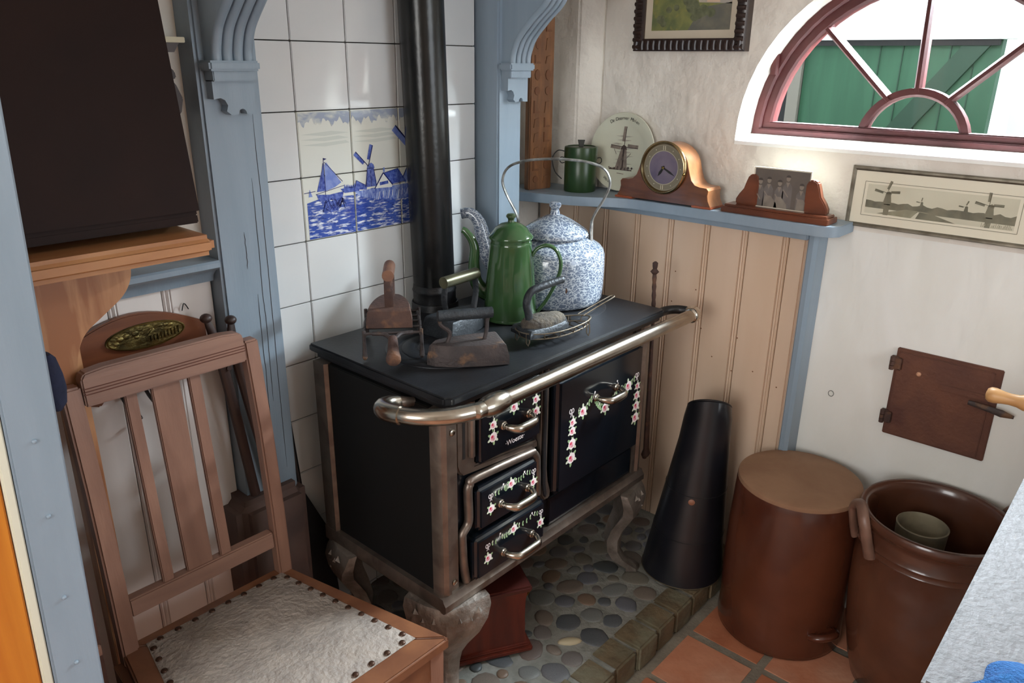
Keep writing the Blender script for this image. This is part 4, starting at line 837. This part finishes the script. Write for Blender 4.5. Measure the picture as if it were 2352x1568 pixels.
# ------------------------------------------------------------------ pictures on the wall
pn = thing('panorama_picture', 'long silver framed picture of windmills under the window', 'picture', (1.08,-1.11,1.225))
def frame(root, x0, x1, y0, y1, z0, z1, w, mat, nm='frame_bar'):
    A = [(y0,z0), (y1,z0), (y1,z1), (y0,z1)]; sy = 1 if y1 > y0 else -1
    B = [(y0+sy*w,z0+w), (y1-sy*w,z0+w), (y1-sy*w,z1-w), (y0+sy*w,z1-w)]
    for i in range(4):
        j = (i+1) % 4; vs = []
        for x, ins in ((x1, 0), (x0+.004, 0), (x0, .22), (x0, .6), (x0+.003, 1), (x1, 1)):
            vs.append([(x, A[k][0]+(B[k][0]-A[k][0])*ins, A[k][1]+(B[k][1]-A[k][1])*ins) for k in (i, j)])
        MB().ring_loft([[v[0] for v in vs], [v[1] for v in vs]]).build(nm, mat, root, smooth=30)
silver = M('worn_silver_frame', S(132,126,112), .4, .7, S(98,92,80), 24)
PX = 1.071
frame(pn, PX, 1.085, -.895, -1.325, 1.148, 1.303, .011, silver)
MB().box((PX+.004,-1.320,1.152), (1.084,-.900,1.299)).build('mount', M('cream_mount', S(232,220,204), .7), pn, smooth=0)
pp = MB(); pf2 = lambda k: (lambda u, v: (PX+.0036-.0001*k, -.940-u, 1.186+v)); W_, H_ = .338, .074
pg = M('print_sky', S(216,206,188), .6, 0, S(204,194,176), 6); pk = M('print_dark', S(104,98,84), .6, 0, S(130,122,104), 30); pm_ = M('print_mid', S(158,150,128), .6, 0, S(136,128,108), 30); pl_ = M('print_line', S(120,112,92), .6)
for a, b in (((-.008,-.006), (W_+.008,-.006)), ((W_+.008,-.006), (W_+.008,H_+.006)), ((W_+.008,H_+.006), (-.008,H_+.006)), ((-.008,H_+.006), (-.008,-.006))): stroke(pp, a, b, .0012, pf2(1), 3)
pp.flat([(0,0), (W_,0), (W_,H_), (0,H_)], pf2(1), 0)
hz = [(W_*q/30, .030+.002*math.sin(q*1.7)+(.0015 if q % 3 else .004)) for q in range(31)]
pp.flat([(0,.015)]+hz+[(W_,.012)], pf2(2), 1)
pp.flat([(.03,.002), (.10,.020), (.15,.018), (.20,.0), (.10,.0)], pf2(3), 2); pp.flat([(.125,.018), (.165,.014), (.215,.0), (.118,.0)], pf2(4), 1)
pp.flat([(.127,.017), (.131,.017), (.124,0), (.113,0)], pf2(5), 0); pp.flat([(0,.004), (.045,.006), (.042,.014), (0,.013)], pf2(4), 0); pp.flat([(.175,.006), (.300,.002), (.310,.012), (.20,.013)], pf2(3), 0)
mill(pp, .052, .026, .36, pf2(6), 1, 1, 1, (1.25, 2.9, 0.05)); mill(pp, .282, .022, .36, pf2(6), 1, 1, 1, (1.55, 0.0, 2.9)); mill(pp, .133, .030, .14, pf2(6), 1, 1, 1, (1.4, 3)); mill(pp, .232, .028, .18, pf2(6), 1, 1, 1, (1.2, 3))
pp.flat([(.046,.0), (.058,.0), (.060,.028), (.045,.028)], pf2(6), 1); pp.flat([(.277,.0), (.288,.0), (.290,.024), (.276,.024)], pf2(6), 1)
for q in range(22): stroke(pp, (.270+q*.003,.001), (.271+q*.003+random.uniform(-.002,.002),.006+random.uniform(0,.008)), .001, pf2(7), 2)
pp.build('print', [pg, pk, pm_, pl_], pn, smooth=0)
MB().box((PX+.0022,-1.315,1.157), (PX+.0026,-.905,1.294)).build('glass', glass, pn, smooth=0)

op = thing('landscape_painting', 'small landscape painting in a dark ribbed frame beside the window', 'painting', (1.07,-.386,1.6))
dfr = M('dark_ribbed_frame', S(46,28,20), .4, 0, S(34,20,16), 20, coat=.2)
OX = 1.055; y0, y1, z0, z1 = -.206, -.566, 1.578, 1.840
frame(op, OX, 1.085, y0, y1, z0, z1, .034, dfr)
for q in range(13):
    zz = z0+.012+q*.0195
    for ya in (y0-.016, y1+.018): MB().tube([(OX-.001, ya-.012, zz), (OX-.003, ya, zz), (OX-.001, ya+.012, zz)], .0065, 7).build('rib', dfr, op)
for q in range(18):
    ya = y0-.014-q*.0195
    for zz in (z0+.016, z1-.016): MB().tube([(OX-.001, ya, zz-.012), (OX-.003, ya, zz), (OX-.001, ya, zz+.012)], .0065, 7).build('rib', dfr, op)
MB().box((1.066, y1+.030, z0+.030), (1.084, y0-.030, z1-.030)).build('mount', M('grey_cream_mount', S(190,178,158), .7), op, smooth=0)
lp = MB(); lf = lambda k: (lambda u, v: (1.0655-.0002*k, -.262-u, 1.634+v)); LW, LH = .250, .15
lg = M('meadow_paint', S(122,124,72), .5, 0, S(90,98,64), 26, col3=S(126,122,66), s3=40); lb = M('water_paint', S(92,92,84), .5, 0, S(110,106,92), 30); ld = M('bush_paint', S(76,82,58), .6, 0, S(104,106,78), 60); lsk = M('sky_paint', S(170,160,146), .5, 0, S(150,146,140), 10); ls = M('house_paint', S(196,168,144), .5)
lp.flat([(0,0), (LW,0), (LW,LH), (0,LH)], lf(0), 0); lp.flat([(.12,0), (LW,0), (LW,.070), (.17,.060), (.14,.03)], lf(1), 1); lp.flat([(.15,.072), (LW,.066), (LW,LH), (.12,LH)], lf(1), 3)
for kb, (u, v, r) in enumerate(((.13,.062,.022), (.15,.045,.020), (.165,.050,.018), (.14,.035,.014), (.03,.030,.014), (.055,.055,.010), (.08,.06,.010), (.19,.045,.014), (.04,.018,.010), (.12,.08,.02))):
    lp.flat([(u+r*random.uniform(.9,1.1)*math.cos(a), v+r*random.uniform(.8,.95)*math.sin(a)) for a in [2*PI*i/11 for i in range(11)]], lf(2+kb), 2)
lp.flat([(.175,.072), (.215,.070), (.215,.085), (.195,.10), (.175,.087)], lf(13), 4)
lp.build('canvas', [lg, lb, ld, lsk, ls], op, smooth=0)

# ------------------------------------------------------------------ iron door in the wall
idr = thing('oven_hatch', 'rusted square iron hatch door set in the white wall', 'hatch', (1.08,-1.2,.60))
MB().box((1.076,-1.328,.598), (1.10,-1.082,.846)).build('hatch_frame', door_rust, idr, bevel=.002)
MB().box((1.070,-1.312,.604), (1.078,-1.089,.838)).build('hatch_leaf', door_rust, idr, bevel=.002)
for zz in (.805, .650):
    h_ = MB().box((1.067,-1.102,zz-.018), (1.080,-1.070,zz+.018)); h_.build('hinge', rust, idr, bevel=.003)
    for q in range(3): MB().tube([(1.064,-1.078,zz-.018+q*.0125), (1.064,-1.078,zz-.007+q*.0125)], .006, 10).build('hinge_knuckle', rust, idr)
MB().box((1.067,-1.315,.762), (1.071,-1.20,.778)).build('strap', door_rust, idr, bevel=.001)
MB().tube([(1.060,-1.27,.752), (1.058,-1.32,.748), (1.058,-1.345,.745), (1.060,-1.372,.742)], [.006,.008,.010,.004], 10, flat=.6).build('latch', rust_dark, idr)
MB().lathe([(.006,0), (.006,-.004), (.003,-.006)], (1.070,-1.145,.79), 10, axis='x').build('rivet', M('bare_metal_spot', S(196,150,120), .5, .4), idr)

# ------------------------------------------------------------------ coal scuttle, crocks
cs = thing('coal_scuttle', 'tall black tapering coal scuttle on the hearth corner', 'coal scuttle', (.83,-.65,ZH))
def cring(cx, cy, r, z, tilt=0.0, n=40, ry=1.0):
    out = []
    for q in range(n):
        a = 2*PI*q/n; x = r*math.cos(a); y = r*ry*math.sin(a)
        out.append(Vector((cx+x, cy+y, z+tilt*(-x*.86-y*.5)/max(r, .01))))
    return out
MB().ring_loft([cring(.83,-.65,.116,ZH), cring(.83,-.65,.121,ZH+.004), cring(.832,-.65,.120,ZH+.015), cring(.846,-.6525,.1055,.22), cring(.862,-.656,.0895,.36), cring(.878,-.659,.074,.50,.012), cring(.884,-.660,.069,.570,.034), cring(.886,-.660,.064,.602,.046), cring(.887,-.660,.058,.606,.046), cring(.880,-.659,.066,.50,.012), cring(.850,-.652,.10,.24)]).build('body', scuttle_m, cs, smooth=50)
for q_ in ((.846,-.6525,.1056,.22), (.862,-.656,.0896,.36)): MB().tube(cring(*q_), .0012, 5, closed=True).build('seam', scuttle_m, cs)
MB().lathe([(.119,ZH), (.1225,ZH+.003), (.119,ZH+.007)], (.83,-.65,0), 40, cap=False).build('foot_rim', M('grimy_brass_rim', S(74,64,46), .6, .4), cs)
MB().tube(cring(.8865,-.660,.061,.606,.046), .0026, 6, closed=True).build('mouth_rim', black_iron, cs)
MB().lathe([(.010,0), (.008,.0015), (.0005,.002)], (0,0,0), 12).xf(Matrix.Translation((.776,-.690,.345)) @ Matrix.Rotation(math.radians(206), 4, 'Z') @ Matrix.Rotation(PI/2-.1, 4, 'Y')).build('wear_spot', M('bare_copper_spot', S(140,92,70), .5), cs)

c1 = thing('inverted_crock', 'red brown stoneware crock standing upside down with clay base up', 'crock', (.893,-.945,0))
MB().lathe([(.166,0), (.172,.004), (.174,.02), (.172,.04), (.1715,.10), (.174,.20), (.172,.32), (.167,.42), (.164,.465), (.160,.474)], n=56).build('body', stoneware, c1, world=False, smooth=50)
MB().lathe([(.1625,.462), (.1640,.470), (.1620,.478), (.156,.481), (.10,.4805), (.0005,.480)], n=56).build('base_disc', bisque, c1, world=False, smooth=40)
def ear(root, R, z, ang, mat, w=.036, h=.040, drop=.0):
    c, s = math.cos(ang), math.sin(ang); rd = Vector((c, s, 0)); tg = Vector((-s, c, 0)); P = []
    for t in range(13):
        a = PI*t/12; P.append(rd*(R-.004+.026*math.sin(a))+tg*(w*math.cos(a))+Vector((0,0,z+.010*math.sin(a)-drop*abs(math.cos(a)))))
    MB().tube(smooth_pts(P, 2), .0105, 10, flat=1.5).build('ear_handle', mat, root, world=False, smooth=60)
ear(c1, .172, .085, math.radians(-118), stoneware, .034)
MB().box((-.030,-.006,-.010), (.030,.012,.016)).xf(Matrix.Translation((.172*math.cos(math.radians(-118)), .172*math.sin(math.radians(-118)), .085)) @ Matrix.Rotation(math.radians(-118)-PI/2, 4, 'Z')).build('ear_root', stoneware, c1, world=False, bevel=.005)

c2 = thing('open_crock', 'large open dark brown stoneware crock beside the stone slab', 'crock', (.893,-1.288,0))
MB().lathe([(.120,0), (.126,.004), (.142,.06), (.160,.16), (.168,.26), (.170,.36), (.169,.418), (.171,.421), (.169,.425), (.1695,.434), (.1715,.438), (.169,.443), (.166,.470), (.168,.482), (.176,.490), (.1785,.502), (.174,.510), (.164,.511), (.156,.504), (.153,.48), (.154,.40), (.150,.24), (.125,.05), (.001,.04)], n=60).build('body', stoneware2, c2, world=False, smooth=50)
def lug(ang):
    c, s = math.cos(ang), math.sin(ang); rd = Vector((c, s, 0)); tg = Vector((-s, c, 0))
    P = [rd*.166+tg*.050+Vector((0,0,.410)), rd*.178+tg*.047+Vector((0,0,.452)), rd*.190+tg*.036+Vector((0,0,.505)), rd*.188+tg*.0+Vector((0,0,.528)), rd*.190-tg*.036+Vector((0,0,.505)), rd*.178-tg*.047+Vector((0,0,.452)), rd*.166-tg*.050+Vector((0,0,.410))]
    MB().tube(smooth_pts(P, 5), .0095, 10, flat=1.5).build('ear_handle', M('worn_ear_glaze', S(124,94,80), .4, 0, S(96,70,58), 14), c2, world=False, smooth=60)
lug(math.radians(128)); lug(math.radians(-52))
jr = thing('grey_beaker', 'grey earthenware beaker standing inside the open crock', 'beaker', (.905,-1.258,.062))
MB().lathe([(.040,0), (.044,.004), (.052,.22), (.060,.392), (.061,.400), (.058,.402), (.054,.392), (.047,.22), (.038,.012), (.001,.010)], n=36).build('body', M('grey_earthenware', S(128,120,98), .7, 0, S(98,92,76), 12, bump=.1), jr, world=False, smooth=50)

# foot warmer box under the stove
fw = thing('foot_warmer', 'red brown wooden foot warmer box under the stove', 'box', (.196,-.410,ZH), (0,0,math.radians(-29.6)))
MB().box((-.105,-.098,0), (.105,.098,.014)).box((-.100,-.093,.013), (.100,.093,.022)).build('base', mahog, fw, world=False, bevel=.003)
MB().ring_loft([[Vector((sx*w, sy*w*.92, z)) for sx, sy in ((-1,-1), (1,-1), (1,1), (-1,1))] for w, z in ((.092,.020), (.088,.05), (.087,.10), (.088,.15), (.092,.185))]).build('box_body', mahog, fw, world=False, smooth=20)
MB().box((-.102,-.095,.184), (.102,.095,.202)).build('lid', M('dark_red_lid', S(78,34,28), .35, 0, S(60,26,24), 6), fw, world=False, bevel=.005)
MB().tube([(.094+.014*math.sin(a), -.05, .168-.014+.014*math.cos(a)) for a in [2*PI*i/14 for i in range(14)]], .003, 7, closed=True).build('ring_handle', brass, fw, world=False)

# stone slab with cloth and tool
sb = thing('stone_slab', 'speckled pale grey stone worktop in the right foreground', 'worktop', (.46,-1.8,0))
gran = M('pale_terrazzo', S(116,114,116), .65, 0, S(100,98,99), 60, bump=.25, bscale=120, col3=S(126,122,118), s3=90, lo3=.66, hi3=.72)
sl = MB().prism([(-.150,-1.470), (1.083,-1.462), (1.083,-2.10), (-.150,-2.10)], lambda x, y: (x, y, .805), lambda x, y: (x, y, .85)).build('slab', gran, sb, bevel=.005)
MB().box((-.10,-2.06,0), (1.08,-1.56,.805)).build('masonry_base', plaster, sb, smooth=0)
bc = thing('blue_cloth', 'bright blue towelling cloth on the corner of the stone slab', 'cloth', (-.1,-1.52,.85))
nx, ny = 26, 16; top = []; random.seed(3)
def ch(i, j):
    u, v = i/(nx-1), j/(ny-1); e = min(u, 1-u, v, 1-v); return .003+.020*(1-math.exp(-e*9))+.004*math.sin(u*14+v*5)*min(1, e*6)
mb = MB(); vs_ = []
for i in range(nx):
    for j in range(ny): vs_.append((-.248+.20*i/(nx-1)+.01*math.sin(j*.7), -1.600+.125*j/(ny-1)+.006*math.sin(i*.6)-(.06*i/(nx-1)), .851+ch(i, j)))
for i in range(nx):
    for j in range(ny): vs_.append((vs_[i*ny+j][0], vs_[i*ny+j][1], .851))
fs_ = [(i*ny+j, (i+1)*ny+j, (i+1)*ny+j+1, i*ny+j+1) for i in range(nx-1) for j in range(ny-1)]
o_ = nx*ny; bd = [i*ny for i in range(nx)]+[(nx-1)*ny+j for j in range(1, ny)]+[i*ny+ny-1 for i in range(nx-2, -1, -1)]+[j for j in range(ny-2, 0, -1)]
fs_ += [(bd[k], bd[(k+1) % len(bd)], bd[(k+1) % len(bd)]+o_, bd[k]+o_) for k in range(len(bd))]
mb.add(vs_, fs_).build('cloth_fold', M('blue_towelling', S(44,112,178), .95, 0, S(36,92,156), 90, bump=.9, bscale=260), bc, smooth=60)
tl = thing('wooden_handled_tool', 'turned pale wooden tool handle sticking out over the stone slab', 'tool', (.80,-1.45,.85))
beech = M('beech_handle', S(196,150,98), .45, 0, S(172,122,74), 6, (6,1,6))
MB().lathe([(.004,-1.338), (.012,-1.340), (.0165,-1.346), (.0170,-1.356), (.0140,-1.370), (.0125,-1.384), (.0135,-1.398), (.0175,-1.410), (.0175,-1.414), (.013,-1.420), (.014,-1.44), (.014,-1.46)], (.80,0,.881), 24, axis='y').build('grip', beech, tl, smooth=50)
MB().lathe([(.016,-1.458), (.030,-1.468), (.031,-1.68), (.016,-1.69)], (.80,0,.881), 24, axis='y').build('barrel', beech, tl, smooth=50)
# ------------------------------------------------------------------ chair
ch_ = thing('dining_chair', 'brown oak slat back chair with nailed damask seat', 'chair', (-.43,-.43,0))
SZ = .45
def post(x):
    P = [(-.188,0), (-.205,.15), (-.216,.30), (-.220,.45), (-.214,.60), (-.200,.80), (-.180,.96), (-.175,.998)]
    rings = [[Vector((x-.016, y-.015, z)), Vector((x+.016, y-.015, z)), Vector((x+.016, y+.014, z)), Vector((x-.016, y+.014, z))] for y, z in P]
    MB().ring_loft(rings).build('back_post', oak, ch_, bevel=.004)
post(-.618); post(-.270)
def yb(z): return -.220+(z-.45)*.085
tr_ = MB().prism([(-.601,.958), (-.287,.958), (-.287,1.010), (-.294,1.020), (-.33,1.024), (-.558,1.024), (-.594,1.020), (-.601,1.010)], lambda x, z: (x, yb(z)-.020, z), lambda x, z: (x, yb(z)+.008, z)).build('top_rail', oak_h, ch_, bevel=.003)
for q in range(3):
    zz = .981+q*.0055; MB().tube([(-.600, yb(zz)-.0198, zz), (-.288, yb(zz)-.0198, zz)], .0012, 6).build('rail_groove', M('painted_groove_shade', S(86,46,32), .6), tr_)  # thin dark beads; the shade inside the grooves is put into their colour
MB().prism([(-.602,.518), (-.286,.518), (-.286,.556), (-.602,.556)], lambda x, z: (x, yb(z)-.012, z), lambda x, z: (x, yb(z)+.012, z)).build('lower_rail', oak_h, ch_, bevel=.003)
for x0, x1 in ((-.530,-.508), (-.480,-.425), (-.407,-.383)):
    MB().prism([(x0,.55), (x1,.55), (x1,.965), (x0,.965)], lambda x, z: (x, yb(z)-.006, z), lambda x, z: (x, yb(z)+.006, z)).build('slat', oak, ch_, bevel=.002)
fr_o = [(-.628,-.206), (-.260,-.206), (-.168,-.662), (-.705,-.662)]; fr_i = [(-.582,-.240), (-.288,-.240), (-.226,-.606), (-.648,-.606)]
for i in range(4):
    j = (i+1) % 4; P = [fr_o[i], fr_o[j], fr_i[j], fr_i[i]]
    MB().prism(P, lambda x, y: (x, y, .424), lambda x, y: (x, y, SZ)).build('seat_rail', oak_seat, ch_, bevel=.004, seg=3)
for a, b in (((-.64,-.215), (-.68,-.640)), ((-.25,-.215), (-.196,-.640)), ((-.66,-.645), (-.21,-.645)), ((-.60,-.212), (-.29,-.212))):
    A = Vector((*a, 0)); B = Vector((*b, 0)); d = (B-A).normalized(); q = Vector((-d.y, d.x, 0))*.009
    MB().add([A+q+Vector((0,0,.365)), B+q+Vector((0,0,.365)), B-q+Vector((0,0,.365)), A-q+Vector((0,0,.365)), A+q+Vector((0,0,.425)), B+q+Vector((0,0,.425)), B-q+Vector((0,0,.425)), A-q+Vector((0,0,.425))], [(0,1,2,3), (4,5,6,7), (0,1,5,4), (1,2,6,5), (2,3,7,6), (3,0,4,7)]).build('apron', oak_seat, ch_, bevel=.002)
for x, y in ((-.198,-.636), (-.676,-.636)):
    MB().ring_loft([[Vector((x+sx*w, y+sy*w, z)) for sx, sy in ((-1,-1), (1,-1), (1,1), (-1,1))] for w, z in ((.014,0), (.020,.40), (.020,.425))]).build('front_leg', oak, ch_, bevel=.003)
damask = M('worn_damask', S(150,139,129), .7, 0, S(133,123,115), 26, bump=.6, bscale=95, bdist=.012, col3=S(132,120,108), s3=9, lo3=.56, hi3=.72)
n = 18; vs_ = []
for i in range(n+1):
    for j in range(n+1):
        u, v = i/n, j/n; a = Vector(fr_i[0])*(1-u)+Vector(fr_i[1])*u; b = Vector(fr_i[3])*(1-u)+Vector(fr_i[2])*u; c = a*(1-v)+b*v
        c = Vector(((c.x+.435)*1.045-.435, (c.y+.423)*1.045-.423)); e = min(u, 1-u, v, 1-v)
        vs_.append((c.x, c.y, SZ+.0012+.012*min(1, e*5)+random.uniform(-.0005,.0005)))
MB().add(vs_, [(i*(n+1)+j, (i+1)*(n+1)+j, (i+1)*(n+1)+j+1, i*(n+1)+j+1) for i in range(n) for j in range(n)]).build('seat_pad', damask, ch_, smooth=60)
nail = MB().ball((0,0,0), .0068, 10, 6, (1,1,.55)).build('nail_mesh', M('bronze_nail', S(70,48,36), .4, .6), None); nm_ = nail.data; bpy.data.objects.remove(nail)
for i in range(4):
    A, B = Vector(fr_i[i]), Vector(fr_i[(i+1) % 4]); k = int((B-A).length/.0355)
    for q in range(k):
        c = A+(B-A)*(q+.5)/k; inst(nm_, 'nail', ch_, Matrix.Translation((c.x, c.y, SZ+.0035)))

# ------------------------------------------------------------------ left side: plaque, fire tongs, shelf, cabinet
pq = thing('wooden_plaque', 'brown wooden wall rack with oval brass relief behind the chair', 'wall rack', (-.43,-.06,.9))
top = [(-.560+.258*t, 1.012+.056*math.sin(PI*min(1, .16+.80*t))-.0+.0*t) for t in [i/14 for i in range(15)]]
MB().prism([(-.302,.905), (-.330,.905), (-.340,.895), (-.35,.905), (-.525,.905), (-.535,.895), (-.56,.905)]+top, lambda x, z: (x, -.066, z), lambda x, z: (x, -.049, z)).build('back_board', M('rack_wood', S(116,66,38), .4, 0, S(96,52,30), 5, (1,6,6)), pq, bevel=.003)
ovp = lambda s: [(-.428+.080*s*math.cos(a), 1.020+.026*s*math.sin(a)+.0*math.cos(a)) for a in [2*PI*i/40 for i in range(40)]]
ov = MB().prism(ovp(1.0), lambda x, z: (x, -.070, z), lambda x, z: (x, -.064, z)).build('brass_oval', brass_relief, pq, bevel=.0015)
MB().tube([(x, -.0705, z) for x, z in ovp(.95)], .0014, 6, closed=True).build('oval_rim', brass, ov)
for (u, v, r) in ((-.052,.004,.008), (-.040,.007,.008), (-.060,-.004,.006), (-.022,.009,.008), (-.020,.001,.006), (.012,.008,.006), (.040,.013,.006), (.050,.011,.006), (.030,.014,.005)):
    MB().ball((-.428+u, -.0695, 1.020+v), r, 9, 6, (1,.35,.8)).build('relief_tree', brass_relief, ov)
for q in range(9): MB().box((-.428+.006+q*.0072, -.0735, 1.006+q*.0006), (-.428+.009+q*.0072, -.069, 1.018+q*.0010)).build('relief_fence', brass_relief, ov)
MB().prism([(.0,.002), (.012,.014), (.024,.002)], lambda u, v: (-.428+u, -.073, 1.018+v), lambda u, v: (-.428+u, -.069, 1.018+v)).build('relief_house', brass_relief, ov)
for x in (-.500, -.452):
    MB().tube(smooth_pts([(x,-.070,.925), (x+.004,-.082,.900), (x+.014,-.094,.875), (x+.024,-.092,.860), (x+.026,-.080,.862)], 4), .0055, 8, flat=.5).build('coat_hook', black_iron, pq)
MB().tube(smooth_pts([(-.345,-.058,1.050), (-.338,-.056,1.064), (-.330,-.056,1.050)], 4), .0012, 6).build('hanging_wire', dw, pq)

tg_ = thing('fire_tongs', 'dark wooden fire tongs with ball ends leaning on the blue post', 'tongs', (-.25,-.115,.586))
tw_ = M('dark_turned_wood', S(62,42,36), .45, 0, S(46,32,28), 8)
for (a, b, c) in (((-.322,-.112,1.040), (-.300,-.114,.93), (-.262,-.118,.600)), ((-.272,-.118,1.026), (-.268,-.118,.93), (-.215,-.120,.600))):
    MB().tube(smooth_pts([a, b, c], 8), [.0060+.0060*min(1, i/6) for i in range(17)], 10, flat=.8).build('arm', tw_, tg_)
    MB().ball(a, .0125, 14, 9, (1,1,.8)).build('ball_end', tw_, tg_)
MB().tube([(-.292,-.128,.925), (-.292,-.106,.925)], .006, 10).build('pivot', rust, tg_)

asv = thing('ash_shovel', 'black iron ash shovel leaning between the post and the stove', 'shovel', (-.085,-.10,ZH))
MB().tube(smooth_pts([(-.115,-.020,.86), (-.108,-.030,.70), (-.098,-.045,.46)], 4), .007, 8).build('shaft', black_iron, asv)
MB().prism([(-.122,.50), (-.088,.50), (-.030,.36), (-.025,ZH+.004), (-.125,ZH+.004), (-.130,.36)], lambda x, z: (x, -.040-.10*(.5-z), z), lambda x, z: (x, -.033-.10*(.5-z), z)).build('blade', black_iron, asv, bevel=.002)

ps = thing('pine_shelf', 'varnished pine shelf board on a scrolled bracket', 'shelf', (-.55,-.15,0))
MB().box((-.81,-.250,1.202), (-.348,-.097,1.240)).build('shelf_board', pine, ps, bevel=.012, seg=3)
MB().box((-.81,-.10,1.202), (-.370,-.032,1.240)).build('shelf_back', pine, ps, bevel=.002)
br_ = [(p.x, p.y) for p in smooth_pts([(-.470,1.202,0), (-.474,1.165,0), (-.492,1.135,0), (-.528,1.108,0), (-.568,1.078,0), (-.586,1.04,0), (-.592,.99,0)], 4)]
MB().prism(br_+[(-.805,.99), (-.805,1.202)], lambda x, z: (x, -.157, z), lambda x, z: (x, -.1405, z)).build('bracket', pine_v, ps, bevel=.002)
MB().box((-.617,-.138,0.0), (-.575,-.10,1.10)).build('upright', pine_v, ps, bevel=.002)

bx_ = thing('dark_wooden_case', 'dark brown wooden case leaning back on the pine shelf', 'case', (-.6,-.14,1.253), (math.radians(-8.5),0,0))
MB().box((-.205,-.062,.010), (.254,.040,.398)).build('case_body', dark_cab, bx_, world=False, bevel=.006)
MB().box((-.206,-.058,-.006), (.248,.036,.010)).build('case_foot', dark_cab, bx_, world=False, bevel=.002)
wo = thing('wall_bracket', 'dark carved wall bracket with cream ledge behind the case', 'bracket', (-.32,-.04,1.43))
MB().prism([(-.36,1.43), (-.300,1.43), (-.286,1.445), (-.280,1.47), (-.290,1.495), (-.298,1.505), (-.288,1.508), (-.290,1.520), (-.300,1.530), (-.36,1.56)], lambda x, z: (x, -.052, z), lambda x, z: (x, -.031, z)).build('carved_back', tw_, wo, bevel=.002)
MB().prism([(-.36,1.555), (-.296,1.555), (-.284,1.572), (-.36,1.572)], lambda x, z: (x, -.072, z), lambda x, z: (x, -.031, z)).build('ledge_core', tw_, wo)
MB().box((-.36,-.080,1.572), (-.276,-.031,1.582)).build('ledge', M('cream_ledge_paint', S(196,188,160), .5), wo, bevel=.001)

ds = thing('low_brown_cupboard', 'low dark brown cupboard behind the near blue post', 'cupboard', (-.76,-.2,0))
MB().box((-.805,-.32,0), (-.690,-.06,.94)).build('carcass', M('cupboard_wood', S(78,48,36), .5, 0, S(58,36,30), 5, (6,6,1)), ds, bevel=.003)
for zz in (.30, .55, .78): MB().box((-.804,-.326,zz), (-.692,-.319,zz+.02)).build('drawer_rail', oak, ds, bevel=.001)
nb = thing('navy_bag', 'dark navy cloth bag hanging under the pine shelf bracket', 'bag', (-.668,-.226,.985))
MB().ring_loft([[Vector((-.656+w*math.cos(2*PI*q/14), -.226+.014*math.sin(2*PI*q/14), z)) for q in range(14)] for w, z in ((.008,.985), (.018,.995), (.022,1.02), (.020,1.045), (.014,1.075), (.006,1.085))]).build('bag_body', M('navy_cloth', S(24,30,58), .9, 0, S(18,22,44), 30, bump=.3), nb, smooth=60)
